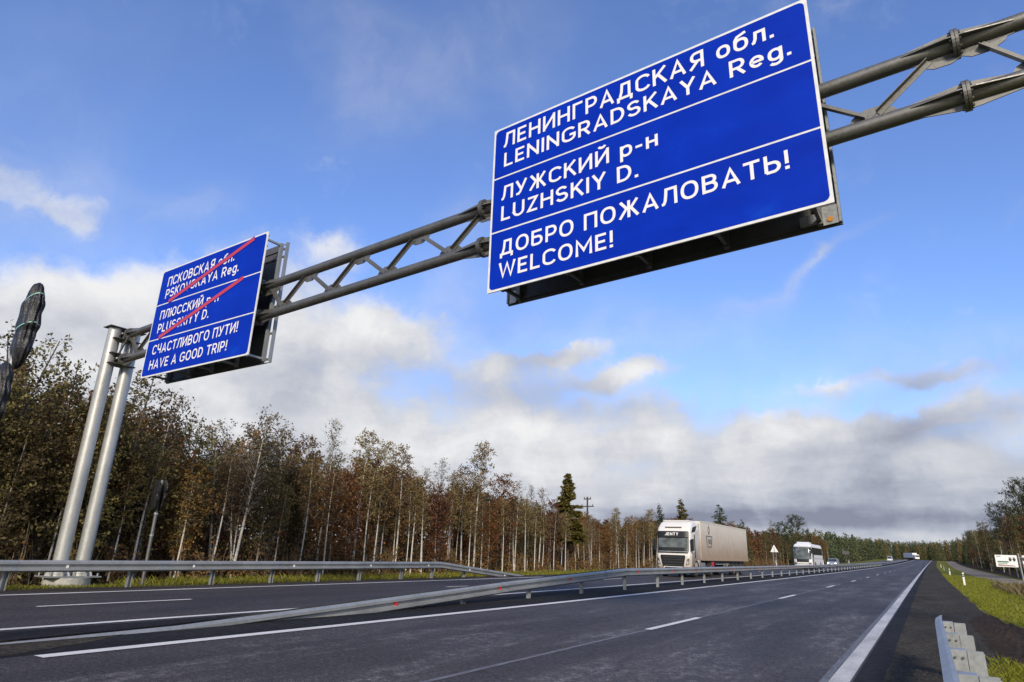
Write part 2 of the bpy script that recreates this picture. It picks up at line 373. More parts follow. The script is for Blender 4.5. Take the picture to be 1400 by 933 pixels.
def mat_leaf(name, cols, trans=0.25, hue=0.02):
    b = MatB(name)
    geo = b.N('ShaderNodeNewGeometry'); oi = b.N('ShaderNodeObjectInfo')
    n = b.noise(b.coord(), 1.1, 3)
    k = b.math('ADD', b.math('MULTIPLY', geo.outputs['Random Per Island'], 0.6), b.math('MULTIPLY', b.math('ADD', n, oi.outputs['Random']), 0.2))
    col = b.ramp(k, [(0.15, cols[0]), (0.45, cols[1]), (0.8, cols[2])])
    hs = b.N('ShaderNodeHueSaturation'); b.L(col, hs.inputs['Color'])
    b.L(b.rangef(oi.outputs['Random'], 0, 1, 0.5 - hue, 0.5 + hue, False), hs.inputs['Hue'])
    b.L(b.rangef(oi.outputs['Random'], 0, 1, 0.75, 1.2, False), hs.inputs['Value'])
    b.set(hs.outputs[0], 0.6, 0, 0.25)
    tr = b.N('ShaderNodeBsdfTranslucent'); b.L(hs.outputs[0], tr.inputs[0])
    mx = b.N('ShaderNodeMixShader'); mx.inputs[0].default_value = trans
    b.L(b.bsdf.outputs[0], mx.inputs[1]); b.L(tr.outputs[0], mx.inputs[2]); b.L(mx.outputs[0], b.out.inputs[0])
    return b.mat
M['leaf_olive'] = mat_leaf('leaf_olive', [(0.060, 0.050, 0.016), (0.115, 0.093, 0.030), (0.19, 0.155, 0.06)])
M['leaf_rust'] = mat_leaf('leaf_rust', [(0.085, 0.037, 0.012), (0.165, 0.073, 0.021), (0.25, 0.122, 0.037)])
M['leaf_birch'] = mat_leaf('leaf_birch', [(0.10, 0.068, 0.022), (0.19, 0.125, 0.045), (0.27, 0.195, 0.09)])
M['leaf_gold'] = mat_leaf('leaf_gold', [(0.070, 0.072, 0.014), (0.145, 0.130, 0.022), (0.22, 0.168, 0.04)])
M['leaf_grey'] = mat_leaf('leaf_grey', [(0.105, 0.080, 0.048), (0.17, 0.13, 0.08), (0.24, 0.195, 0.13)])
M['needles'] = mat_leaf('needles', [(0.022, 0.036, 0.015), (0.046, 0.062, 0.025), (0.08, 0.092, 0.04)], 0.1)
M['grass'] = mat_leaf('grass_blade', [(0.13, 0.13, 0.012), (0.22, 0.225, 0.018), (0.31, 0.29, 0.05)], 0.35)
M['straw'] = mat_leaf('dry_stem', [(0.07, 0.05, 0.025), (0.13, 0.10, 0.05), (0.22, 0.17, 0.09)], 0.2)
M['twig'] = plain('twig', (0.075, 0.055, 0.042), 0.9, var=0.3)
M['bark'] = plain('dark_bark', (0.085, 0.068, 0.052), 0.9, var=0.4, scale=9)
M['bark_tan'] = plain('tan_bark', (0.30, 0.25, 0.19), 0.9, var=0.35, scale=9)
def mat_birch():
    b = MatB('birch_bark'); c = b.coord()
    n = b.noise(b.scaled(c, (6, 6, 26)), 1.0, 4, 0.6); n2 = b.noise(c, 2.0, 4)
    col = b.ramp(n, [(0.34, (0.09, 0.08, 0.07)), (0.43, (0.50, 0.47, 0.42)), (0.7, (0.66, 0.63, 0.57))])
    col = b.mix(b.rangef(n2, 0.45, 0.75), col, (0.33, 0.27, 0.21)); b.set(col, 0.75); return b.mat
M['birch'] = mat_birch()

# ------------------------------------------------------------------ lie of the land
def zr(y):                       # the road climbs gently away from the camera
    y = max(0.0, y); return 1.8e-5 * min(y, 450) ** 2 + max(0.0, y - 450) * 0.003
def xr(y):                       # and swings a little to the right
    y = max(0.0, y); return 2.0e-5 * min(y, 450) ** 2 + max(0.0, y - 450) * 0.018
def W(x, y, z=0.0): return (x + xr(y), y, z + zr(y))

YS = [-14, -6, 0, 4, 8, 12, 16, 20, 25, 30, 36, 43, 50, 60, 70, 80, 95, 110, 130, 150, 175, 200, 230, 260, 300, 340, 380, 420, 450, 500, 560]
def strip(name, x0, x1, mat, z, ys=YS, cols=1, kind='structure'):
    mb = MB(); vs = []
    for y in ys:
        for i in range(cols + 1):
            a = x0(y) if callable(x0) else x0; b2 = x1(y) if callable(x1) else x1
            vs.append(W(a + (b2 - a) * i / cols, y, z))
    fs = []; w = cols + 1
    for j in range(len(ys) - 1):
        for i in range(cols): fs.append((j * w + i, j * w + i + 1, (j + 1) * w + i + 1, (j + 1) * w + i))
    mb.add(vs, fs); o = mb.build(name, mat, fixn=False)
    if kind: o['kind'] = kind
    return o

def side_z(x):                   # ground height across the road
    if x > 6: return -0.30
    if x > 1.2: return -0.05 - 0.25 * min(1, (x - 1.2) / 4.0)
    if x < -22: return -0.06 - 0.14 * min(1, (-22 - x) / 3.0)
    return -0.05
mb = MB(); vs = []; fs = []
GX = [-2500, -900, -400, -200, -100, -60, -45, -36, -30, -27, -25, -23.5, -22, -21, -19, -10, -1.5, 0.0, 1.2, 2.0, 3.5, 6, 9, 14, 25, 45, 90, 200, 500, 1200, 2500]
GY = [-900, -200, -60] + YS + [700, 1000, 1600, 2600, 4000]
for y in GY:
    for x in GX: vs.append((x + xr(min(y, 900)), y, side_z(x) + min(zr(y), 6.0)))
w = len(GX)
for j in range(len(GY) - 1):
    for i in range(w - 1): fs.append((j * w + i, j * w + i + 1, (j + 1) * w + i + 1, (j + 1) * w + i))
mb.add(vs, fs); o = mb.build('ground', M['ground'], fixn=False); o['kind'] = 'structure'

rng = random.Random(4)
DENSE = sorted(set(YS + [i * 1.0 for i in range(-14, 60)] + [60 + 3 * i for i in range(30)]))
strip('road', -20.3, -0.66, M['asphalt'], 0.0, cols=6)
j1 = {y: rng.uniform(-.07, .07) for y in DENSE}; j2 = {y: rng.uniform(-.16, .16) for y in DENSE}
strip('gravel_shoulder', lambda y: -0.67 + j1[y] * 0.22, lambda y: 1.42 - 0.82 * max(0, min(1, (17 - y) / 4.0)) + j2[y], M['gravel'], 0.006, DENSE, cols=3)
strip('left_gravel_verge', lambda y: -21.0 + j2[y], lambda y: -20.22 + j1[y], M['gravel'], 0.006, DENSE, cols=2)
strip('median_strip', lambda y: -12.25 + j1[y] * .3, lambda y: -9.75 + j1[y] * .3, M['median'], 0.004, DENSE, cols=2)
strip('gravel_track', lambda y: 5.6 + j2[min(DENSE, key=lambda q: abs(q - y))], 9.6, M['track'], -0.27, [40, 50] + [y for y in YS if y > 55 and y < 480], cols=2)
# bare soil where the culvert was dug in across the right verge
SOIL = [(0.80, 14.6, 23.0), (1.05, 13.7, 25.6), (1.4, 13.7, 26.4), (1.8, 14.2, 23.8), (2.4, 14.5, 21.8), (3.2, 14.6, 20.7), (4.4, 14.4, 19.8), (6.0, 14.5, 19.2), (8.5, 14.8, 18.6), (11, 15.2, 18.2)]
def soil_range(x):
    for (a, l0, h0), (b2, l1, h1) in zip(SOIL[:-1], SOIL[1:]):
        if a <= x <= b2: t = (x - a) / (b2 - a); return l0 + (l1 - l0) * t, h0 + (h1 - h0) * t
    return None
mb = MB(); vs = []; rs_ = random.Random(9)
SX = [0.81 + 0.08 * i for i in range(25)] + [2.8 + .4 * i for i in range(20)]
for x in SX:
    lo_, hi_ = soil_range(x); lo_ += rs_.uniform(-.25, .25); hi_ += rs_.uniform(-.4, .4)
    for k in range(25): y = lo_ + (hi_ - lo_) * k / 24; vs.append((x + xr(y) + (rs_.uniform(-.10, .06) if x < .9 else 0), y, max(side_z(x) + zr(y), .006 + zr(y) if x < 1.6 else -9) + .012 + (rs_.uniform(0, .045) * min(1, max(0, x - .9) / .35) if 0 < k < 24 else -.02) - (.012 if x < .85 else 0)))
mb.add(vs, [(i * 25 + k, (i + 1) * 25 + k, (i + 1) * 25 + k + 1, i * 25 + k + 1) for i in range(len(SX) - 1) for k in range(24)]); o = mb.build('bare_soil', M['soil'], fixn=False); o['kind'] = 'structure'
# spilled grit at the start of the median barrier
mb = MB(); pts = [(-10.0, 2.2), (-9.85, 4.2), (-10.3, 5.4), (-10.9, 6.3), (-11.2, 5.6), (-11.3, 3.5), (-11.0, 1.5)]
mb.add([W(-10.6, 4.0, 0.009)] + [W(x, y, 0.008) for x, y in pts], [(0, 1 + i, 1 + (i + 1) % 7) for i in range(7)]); o = mb.build('grit_patch', M['gravel'], fixn=False); o['kind'] = 'structure'

strip('asphalt_edge', -1.0, -0.655, M['median'], 0.003, DENSE)
# painted lines
strip('right_edge_line', -1.26, -1.03, M['line_dirty'], 0.0045)
strip('dusty_edge_band', -1.36, -1.268, M['old_line'], 0.004, [y for y in YS if y < 60])
strip('near_carriageway_inner_line', -9.66, -9.42, M['line'], 0.008, [4.45, 8] + [y for y in YS if y > 8])
strip('far_carriageway_inner_line', -12.62, -12.42, M['line'], 0.008)
strip('far_carriageway_outer_line', -19.42, -19.22, M['line'], 0.0045)
strip('old_centre_line', -5.06, -4.97, M['old_line'], 0.004, [y for y in YS if y < 60])
def dashes(name, x, y0, n, length, period, wd):
    mb = MB()
    for i in range(n):
        a = y0 + i * period
        if a > 520: break
        ys = [a, a + length / 2, a + length]
        for k in range(2): mb.add([W(x - wd, ys[k], 0.008), W(x + wd, ys[k], 0.008), W(x + wd, ys[k + 1], 0.008), W(x - wd, ys[k + 1], 0.008)], [(0, 1, 2, 3)])
    o = mb.build(name, M['line'], fixn=False); o['kind'] = 'structure'
dashes('near_lane_dashes', -5.01, -15.2, 36, 3.6, 14.4, 0.075)
dashes('far_lane_dashes', -16.0, -7.0, 36, 3.5, 14.2, 0.075)

# ------------------------------------------------------------------ sign gantry
_n = math.hypot(1, 0.053); EX = Vector((1, -0.053, 0)) / _n; EY = Vector((0.053, 1, 0)) / _n; GO = Vector((-0.45, 10.4, 0))
def G(s, off, z): p = GO + EX * s + EY * off; return Vector((p.x, p.y, z))
def zc(s):                       # upper-chord height: the beam is cambered
    t = (s + 9.5) / 15.0; return 8.93 + 0.0165 * (s + 9) - 0.12 * t * t * 0.35
CH = 0.96                        # distance between the chords
gloc = tuple(G(-9, 0, 0)); gloc = (gloc[0], gloc[1], 0)
gantry = thing('sign_gantry', 'grey galvanised truss gantry spanning both carriageways and carrying two blue signs', 'gantry', gloc)
def zu(s): return 9.08 + 0.024 * s if s < 0 else 9.08 + 0.02 * s
FL = [-23.35, -15.45, -7.15, 1.92, 9.6]
for kind, dz in (('upper', 0.0), ('lower', -CH)):
    mb = MB()
    for a, b in zip(FL[:-1], FL[1:]):
        mb.tube([G(a, 0, zu(a) + dz), G(b, 0, zu(b) + dz)], 0.128, 24)
    mb.build('chord', M['galv_dark'], gantry, gloc)
ax = EX
for s in FL:
    for dz, sg in ((0, 1), (-CH, -1)):
        c = G(s, 0, zu(s) + dz); mb = MB()
        for d0, d1 in ((-0.045, -0.004), (0.004, 0.045)): mb.tube([c + ax * d0, c + ax * d1], 0.235, 26, smooth=False)
        for k in range(10):
            t = 2 * PI * k / 10 + 0.2; q = c + (EY * math.cos(t) + Vector((0, 0, 1)) * math.sin(t)) * 0.185
            mb.tube([q - ax * 0.075, q + ax * 0.075], 0.02, 6, smooth=False)
        for side in (-1, 1):
            for t in (PI / 2, -PI / 2, 0, PI):
                r = EY * math.cos(t) + Vector((0, 0, 1)) * math.sin(t); u = ax * side; tn = r.cross(u) * 0.009
                tri = [c + u * 0.05 + r * 0.12, c + u * 0.05 + r * 0.225, c + u * 0.12 + r * 0.225, c + u * 0.72 + r * 0.135, c + u * 0.72 + r * 0.12]
                mb.add([p + tn for p in tri] + [p - tn for p in tri], [(0, 1, 2, 3, 4), (9, 8, 7, 6, 5)] + [(i, (i + 1) % 5, 5 + (i + 1) % 5, 5 + i) for i in range(5)])
        mb.build('flange_joint', M['galv_dark'], gantry, gloc)
# web: lower nodes and upper nodes alternate every 1.03 m
def gusset(gm, s, top):
    mb = MB()
    z = zu(s) + (-0.115 if top else -CH + 0.115); d = -1 if top else 1
    o = [(-0.36, 0.0), (0.36, 0.0), (0.30, 0.10), (0.12, 0.20), (-0.12, 0.20), (-0.30, 0.10)]
    mb.prism(o, lambda u, v, d2: G(s + u, d2, z + d * v), -0.009, 0.009); mb.build('gusset_plate', M['galv_dark'], gantry, gloc)
def angle_bar(mb, s0, s1):
    a, b = G(s0, 0, zu(s0) - CH + 0.20), G(s1, 0, zu(s1) - 0.20)
    d = (b - a).normalized(); up = EY; sd = d.cross(up).normalized()
    for off, hx, hy in ((0.016, 0.045, 0.006), (0.052, 0.006, 0.042)):
        pass
    c = (a + b) / 2 + EY * (-0.016); L2 = (b - a).length / 2 + 0.06
    mb.obox(c, d * L2, sd * 0.048, EY * 0.005); mb.obox(c + sd * 0.043 - EY * 0.046, d * L2, sd * 0.005, EY * 0.041)
nodes = []
segs = [(-22.45, 4, 1.03), (-14.3, 4, 1.03), (-5.48, 4, 1.03), (2.85, 3, 1.03)]
for s0, n, p in segs:
    gm = None
    for i in range(n):
        sl = s0 + i * 2 * p; su = sl + p * 0.98
        if i == 0:
            gusset(gm, sl - p * 0.62, True); bm_ = MB(); angle_bar(bm_, sl - 0.12, sl - p * 0.62 + 0.05); bm_.build('web_bar', M['galv_dark'], gantry, gloc)
        gusset(gm, sl, False); gusset(gm, su, True)
        bm_ = MB(); angle_bar(bm_, sl + 0.12, su - 0.2); bm_.build('web_bar', M['galv_dark'], gantry, gloc)
        if i < n - 1:
            bm_ = MB(); angle_bar(bm_, sl + 2 * p - 0.14, su + 0.2); bm_.build('web_bar', M['galv_dark'], gantry, gloc)
# the legs: two round poles at each end with a head frame
def legs(s, ztop, zbase, dirn):
    for off in (-0.34, 0.34):
        mb = MB(); mb.tube([G(s, off, zbase), G(s, off, zbase + 4), G(s, off, ztop - .02)], [0.225, 0.222, 0.22], 28)
        for q in (0.07,): mb.tube([G(s, off, zbase + q), G(s, off, zbase + q + 0.03)], 0.245, 24)
        for t in range(6):
            r = Vector((math.cos(t * PI / 3), math.sin(t * PI / 3), 0)); tn = Vector((-r.y, r.x, 0)) * 0.008; c = G(s, off, zbase)
            tri = [c + r * 0.2, c + r * 0.36, c + r * 0.21 + Vector((0, 0, 0.34))]
            mb.add([p + tn for p in tri] + [p - tn for p in tri], [(0, 1, 2), (5, 4, 3), (0, 3, 4, 1), (1, 4, 5, 2), (2, 5, 3, 0)])
        mb.build('leg', M['galv_pole'], gantry, gloc)
    mb = MB(); zu_, zl_ = zu(FL[0] if dirn > 0 else FL[-1]), zu(FL[0] if dirn > 0 else FL[-1]) - CH
    mb.obox(G(s, 0, ztop + 0.012), EX * 0.30, EY * 0.64, Vector((0, 0, 0.012)))
    for z in (zl_ - 0.17, zu_ - 0.20, zl_ + 0.2): mb.obox(G(s + dirn * 0.12, 0, z), EX * 0.30, EY * 0.46, Vector((0, 0, 0.011)))
    for z in (zu_, zl_): mb.tube([G(s - dirn * 0.1, 0, z), G(FL[0] if dirn > 0 else FL[-1], 0, z)], 0.128, 20)
    for off in (-0.13, 0.13): mb.obox(G(s + dirn * 0.3, off, (zu_ + zl_) / 2), EX * 0.05, EY * 0.008, Vector((0, 0, CH / 2)))
    a, b = G(s + dirn * 0.2, -0.16, zl_ + 0.1), G(s + dirn * 0.78, -0.16, zu_ - 0.14); mb.tube([a, b], 0.035, 8)
    mb.build('head_frame', M['galv_dark'], gantry, gloc, bevel=0.004)
    mb = MB()
    mb.obox(G(s, 0, zbase - 0.02), EX * 0.52, EY * 0.80, Vector((0, 0, 0.02)))
    for a in (-0.44, 0.44):
        for b in (-0.70, -0.35, 0.0, 0.35, 0.70): mb.tube([G(s + a, b, zbase), G(s + a, b, zbase + 0.09)], 0.032, 8)
    mb.build('base_plate', M['galv'], gantry, gloc)
    mb = MB(); mb.tube([G(s, 0, zbase - 0.7), G(s, 0, zbase - 0.042)], [0.70, 0.66], 30); mb.build('foundation', M['concrete'], gantry, gloc)
legs(-23.88, 8.74, 0.17, 1)
legs(10.1, 9.55, 0.05, -1)

# ------------------------------------------------------------------ sign boards with their lettering
# letters drawn as strokes of even width, the way road-sign lettering is
def _arc(cx, cy, rx, ry, a0, a1, n=10): return [(cx + rx * math.cos(rad(a0 + (a1 - a0) * i / n)), cy + ry * math.sin(rad(a0 + (a1 - a0) * i / n))) for i in range(n + 1)]
def _oval(cx, cy, rx, ry, n=32, e=2.3):
    o = []
    for i in range(n + 1):
        t = 2 * PI * i / n; c, s = math.cos(t), math.sin(t)
        o.append((cx + rx * math.copysign(abs(c) ** (2 / e), c), cy + ry * math.copysign(abs(s) ** (2 / e), s)))
    return o
def _bowl(x0, xr, y0, y1, rx): return [(x0, y1), (xr - rx, y1)] + _arc(xr - rx, (y0 + y1) / 2, rx, (y1 - y0) / 2, 90, -90)[1:-1] + [(xr - rx, y0), (x0, y0)]
def _c(w=.68): return _arc(.40, .68, .32, .24, 20, 180, 12) + _arc(.40, .32, .32, .24, 180, 340, 12)
GL = {}
def _g(ch, w, *st):
    for c in ch: GL[c] = (w, st)
S_ = [(.08, 0), (.08, 1)]
_g('АA', .80, [(.07, 0), (.40, .93), (.73, 0)], [(.19, .29), (.61, .29)])
_g('Б', .70, [(.62, .92), (.08, .92), (.08, .08)], _bowl(.08, .62, .08, .56, .22))
_g('ВB', .70, S_, _bowl(.08, .58, .53, .92, .19), _bowl(.08, .62, .08, .53, .22))
_g('Г', .60, [(.58, .92), (.08, .92), (.08, 0)])
_g('Д', .84, [(.17, .16), (.25, .45), (.28, .92), (.66, .92), (.66, .16)], [(.0, .08), (.84, .08)], [(.08, .08), (.08, -.16)], [(.76, .08), (.76, -.16)])
_g('ЕE', .60, [(.57, .92), (.08, .92), (.08, .08), (.58, .08)], [(.08, .51), (.52, .51)])
_g('Ж', 1.04, [(.52, 0), (.52, 1)], [(.09, 1), (.44, .50)], [(.06, 0), (.40, .53)], [(.95, 1), (.60, .50)], [(.98, 0), (.64, .53)], [(.38, .505), (.66, .505)])
_g('И', .76, [(.08, 1), (.08, 0)], [(.68, 1), (.68, 0)], [(.10, .12), (.66, .88)])
_g('Й', .76, [(.08, 1), (.08, 0)], [(.68, 1), (.68, 0)], [(.10, .12), (.66, .88)], _arc(.38, 1.27, .17, .15, 195, 345, 8))
_g('КK', .70, S_, [(.64, 1), (.10, .44)], [(.28, .60), (.67, 0)])
_g('Л', .74, [(.0, .08), (.09, .10), (.16, .26), (.20, .60), (.22, .92), (.66, .92), (.66, 0)])
_g('МM', .90, [(.08, 0), (.08, .94), (.45, .32), (.82, .94), (.82, 0)])
_g('НH', .74, S_, [(.66, 0), (.66, 1)], [(.08, .51), (.66, .51)])
_g('ОO', .82, _oval(.41, .5, .33, .43))
_g('П', .74, [(.08, 0), (.08, .92), (.66, .92), (.66, 0)])
_g('РP', .66, S_, _bowl(.08, .59, .42, .92, .22))
_g('СC', .74, _c())
_g('ТT', .68, [(.34, 0), (.34, .92)], [(.0, .92), (.68, .92)])
_g('У', .72, [(.06, 1), (.37, .36)], [(.66, 1), (.32, .22), (.22, .09), (.06, .09)])
_g('Ч', .68, [(.08, 1), (.08, .62)] + _arc(.28, .60, .20, .20, 180, 270, 6) + [(.60, .40)], [(.60, 0), (.60, 1)])
_g('Ь', .66, [(.08, 1), (.08, .08)], _bowl(.08, .59, .08, .57, .22))
_g('Ю', 1.06, S_, [(.08, .51), (.40, .51)], _oval(.68, .5, .30, .43))
_g('Я', .70, [(.62, 0), (.62, 1)], [(.62 - (x - .08), y) for x, y in _bowl(.08, .57, .44, .92, .21)], [(.40, .42), (.05, 0)])
_g('о', .62, _oval(.31, .36, .24, .29))
_g('б', .64, _oval(.32, .36, .25, .29), [(.07, .38), (.08, .66), (.18, .83), (.36, .90), (.56, .97)])
_g('л', .60, [(.0, .08), (.08, .10), (.15, .30), (.17, .65), (.52, .65), (.52, 0)])
_g('р', .62, [(.08, -.26), (.08, .72)], _oval(.32, .36, .24, .29))
_g('н', .60, [(.08, 0), (.08, .72)], [(.52, 0), (.52, .72)], [(.08, .37), (.52, .37)])
_g('-', .40, [(.03, .36), (.37, .36)])
_g('.', .17, [(.0, .085), (.17, .085)])
_g('!', .18, [(.09, 1), (.09, .30)], [(.005, .085), (.175, .085)])
_g('L', .58, [(.08, 1), (.08, .08), (.57, .08)])
_g('N', .76, [(.08, 0), (.08, 1)], [(.68, 0), (.68, 1)], [(.10, .88), (.66, .12)])
_g('I', .16, S_)
_g('G', .80, _arc(.41, .68, .33, .24, 25, 180, 12) + _arc(.41, .32, .33, .24, 180, 360, 12) + [(.74, .46), (.46, .46)])
_g('R', .70, S_, _bowl(.08, .60, .44, .92, .21), [(.34, .44), (.64, 0)])
_g('D', .74, S_, _bowl(.08, .66, .08, .92, .34))
_g('S', .68, _arc(.33, .705, .26, .215, 25, 250, 14) + _arc(.34, .30, .27, .22, 70, -160, 14))
_g('Y', .72, [(.05, 1), (.36, .45), (.36, 0)], [(.67, 1), (.36, .45)])
_g('U', .72, [(.08, 1), (.08, .36)] + _arc(.36, .36, .28, .28, 180, 360, 14) + [(.64, 1)])
_g('Z', .66, [(.05, .92), (.57, .92), (.09, .08), (.62, .08)])
_g('W', 1.04, [(.06, 1), (.28, .07), (.52, .90), (.76, .07), (.98, 1)])
_g('V', .76, [(.06, 1), (.38, .08), (.70, 1)])
_g('J', .56, [(.48, 1), (.48, .34)] + _arc(.27, .34, .21, .26, 0, -160, 10))
_g('e', .62, [(.09, .37), (.54, .37)] + _arc(.32, .37, .23, .28, 10, 318, 20))
_g('g', .62, _oval(.31, .36, .23, .29), [(.54, .72), (.54, .0)] + _arc(.31, -.02, .23, .20, 0, -150, 10))
def thick(pts, w):
    """left and right edges of a polyline, mitred"""
    closed = (Vector(pts[0]) - Vector(pts[-1])).length < 1e-6; P = [Vector(p) for p in pts]; out = []; n = len(P)
    for i in range(n):
        a = P[i - 1] if i > 0 else (P[-2] if closed else None); b = P[i + 1] if i < n - 1 else (P[1] if closed else None)
        d0 = (P[i] - a).normalized() if a is not None else (b - P[i]).normalized(); d1 = (b - P[i]).normalized() if b is not None else d0
        m = (Vector((-d0.y, d0.x)) + Vector((-d1.y, d1.x)))
        if m.length < 1e-4: m = Vector((-d0.y, d0.x))
        m.normalize(); k = min(1.9, 1 / max(.2, m.dot(Vector((-d0.y, d0.x))))); out.append((P[i] + m * w * k, P[i] - m * w * k))
    return out
def lettering(parent, body, fn, u0, u1, v0, v1, cap, mat, weight=0.155, gap=0.15):
    """fn(u, v, d) -> local point; the baseline runs (u0, v0) -> (u1, v1)"""
    tot = sum((GL[c][0] + gap) if c != ' ' else .42 for c in body) - gap; sc = (u1 - u0) / tot; x = 0.0; mb = MB(); k = 0
    for c in body:
        if c == ' ': x += .42; continue
        wd, strokes = GL[c]
        for si, st in enumerate(strokes):
            k += 1; e = thick(st, weight * .5 * (1.1 if c in '.!' and len(st) == 2 and abs(st[0][1] - st[1][1]) < .01 else 1)); vs = []
            for L_, R_2 in e:
                for p in (L_, R_2):
                    t = (x + p.x) / tot; vs.append(fn(u0 + (u1 - u0) * t, v0 + (v1 - v0) * t + p.y * cap, -0.0004 * (si + 1)))
            mb.add(vs, [(2 * i, 2 * i + 1, 2 * i + 3, 2 * i + 2) for i in range(len(e) - 1)])
        x += wd + gap
    return mb.build('lettering', mat, parent, fixn=False)

def rrect(u0, u1, v0, v1, r, n=6):
    pts = []
    for cx, cy, a0 in ((u1 - r, v0 + r, -PI / 2), (u1 - r, v1 - r, 0), (u0 + r, v1 - r, PI / 2), (u0 + r, v0 + r, PI)):
        for k in range(n + 1): a = a0 + PI / 2 * k / n; pts.append((cx + r * math.cos(a), cy + r * math.sin(a)))
    return pts

def sign_board(name, label, BL, BR, TR, TL, lines, divs, slashes, back_s, rear=(0.28,)):
    """corners as (s, z) on the front plane; the board may sit a little out of true"""
    s0, s1 = (BL[0] + TL[0]) / 2, (BR[0] + TR[0]) / 2; wdt = s1 - s0; hgt = ((TL[1] - BL[1]) + (TR[1] - BR[1])) / 2
    zc0 = (BL[1] + TL[1]) / 2; zc1 = (BR[1] + TR[1]) / 2
    def z_at(s, v): return zc0 + (zc1 - zc0) * (s - s0) / wdt + (v - hgt / 2)
    base = G((s0 + s1) / 2, -0.45, z_at((s0 + s1) / 2, 0)); loc = tuple(base)
    root = thing(name, label, 'road sign', loc)
    def F(off): return lambda u, v, d=0.0: G(s0 + u, off + d, z_at(s0 + u, v))
    f = F(-0.45); mb = MB(); mb.prism(rrect(0, wdt, 0, hgt, 0.012, 3), f, 0.0, 0.03); panel = mb.build('sign_panel', M['white_metal'], root, loc)
    f2 = F(-0.454); mb = MB(); bo = 0.05
    lv = [bo] + [d for d in divs] + [hgt - bo]; dw = 0.020
    for i in range(3):
        a = lv[i] + (dw if i else 0); b = lv[i + 1] - (dw if i < 2 else 0)
        r_ = 0.10
        pts = []
        lo, hi = (r_ if i == 0 else 0.004), (r_ if i == 2 else 0.004)
        for cx, cy, rr, a0 in ((wdt - bo - lo, a + lo, lo, -PI / 2), (wdt - bo - hi, b - hi, hi, 0), (bo + hi, b - hi, hi, PI / 2), (bo + lo, a + lo, lo, PI)):
            for k in range(6): t = a0 + PI / 2 * k / 5; pts.append((cx + rr * math.cos(t), cy + rr * math.sin(t)))
        mb.add([f2(u, v) for u, v in pts], [tuple(range(len(pts)))])
    mb.build('blue_face', M['blue'], root, loc)
    org = Vector(loc)
    for body, u0, u1, v0, v1, cap in lines:
        f3 = F(-0.458); lettering(panel, body, lambda u, v, d: f3(u - s0, v - z_at(u, 0), d) - org, u0, u1, v0, v1, cap, M['letters'], 0.147 if wdt > 6.3 else 0.145)
    for (a, za), (b, zb) in slashes:
        f4 = F(-0.462); va, vb = za - z_at(a, 0), zb - z_at(b, 0)
        d = Vector((b - a, vb - va)).normalized(); nn = Vector((-d.y, d.x))
        for wd, o4, mt, nm in ((0.088, -0.462, M['blue'], 'slash_border'), (0.062, -0.466, M['red_paint'], 'red_slash')):
            f5 = F(o4); mb = MB(); pts = [(a - s0 - nn.x * wd, va - nn.y * wd), (b - s0 - nn.x * wd, vb - nn.y * wd), (b - s0 + nn.x * wd, vb + nn.y * wd), (a - s0 + nn.x * wd, va + nn.y * wd)]
            mb.add([f5(u, v) for u, v in pts], [(0, 1, 2, 3)]); mb.build(nm, mt, root, loc)
    # stiffening rails on the back, posts that hang on the chords, and the second board facing the other way
    mb = MB()
    for v in (0.12, 0.9, 1.75, 2.6, 3.4, hgt - 0.12): mb.prism([(0.03, v - 0.03), (wdt - 0.03, v - 0.03), (wdt - 0.03, v + 0.03), (0.03, v + 0.03)], F(-0.418), 0.0, 0.04)
    mb.build('back_rails', M['galv_dark'], root, loc)
    for i, u in enumerate([0.32, wdt * 0.28, wdt * 0.5, wdt * 0.72, wdt - 0.32]):
        mb = MB()
        for d0 in (-0.376, 0.215): mb.prism([(u - 0.045, 0.03), (u + 0.045, 0.03), (u + 0.045, hgt - 0.03), (u - 0.045, hgt - 0.03)], F(0), d0, d0 + 0.10)
        for v in (0.10, hgt - 0.10): mb.prism([(u - 0.03, v - 0.03), (u + 0.03, v - 0.03), (u + 0.03, v + 0.03), (u - 0.03, v + 0.03)], F(0), -0.276, 0.215)
        mb.build('support_post', M['galv_dark'] if wdt > 6.3 else M['galv'], root, loc)
        mb = MB()
        for dz in (0, -CH):
            c = G(s0 + u, 0, zu(s0 + u) + dz); mb.tube([c - EX * 0.035, c + EX * 0.035], 0.150, 20, smooth=False)
            mb.obox(c - EY * 0.2, EX * 0.03, EY * 0.075, Vector((0, 0, 0.05)))
        mb.build('chord_clamp', M['galv_dark'], root, loc)
    fr = F(0.32); lo = back_s
    be = wdt + lo[1] - (0.34 if wdt < 6.3 else 0.0); mb = MB(); mb.prism([(lo[0], 0.0), (be, 0.0), (be, hgt + lo[2]), (lo[0], hgt + lo[2])], fr, 0.03, 0.055)
    for v in (0.10, 0.9, 1.75, 2.6, 3.4, hgt - 0.2): mb.prism([(lo[0] + .02, v - 0.03), (wdt + lo[1] - .02, v - 0.03), (wdt + lo[1] - .02, v + 0.03), (lo[0] + .02, v + 0.03)], fr, -0.004, 0.03)
    mb.build('rear_board', M['sign_back'], root, loc)
    mb = MB()
    for v0, v1 in ((0.0, 0.03), (hgt + lo[2] - 0.03, hgt + lo[2])): mb.prism([(lo[0], v0), (wdt + lo[1], v0), (wdt + lo[1], v1), (lo[0], v1)], fr, 0.056, 0.075)
    for u in (lo[0], wdt + lo[1] - 0.04): mb.prism([(u, 0.031), (u + 0.04, 0.031), (u + 0.04, hgt + lo[2] - 0.031), (u, hgt + lo[2] - 0.031)], fr, -0.03, 0.075)
    mb.build('rear_edge_frame', M['galv'], root, loc)
    return root, F, wdt, hgt, loc

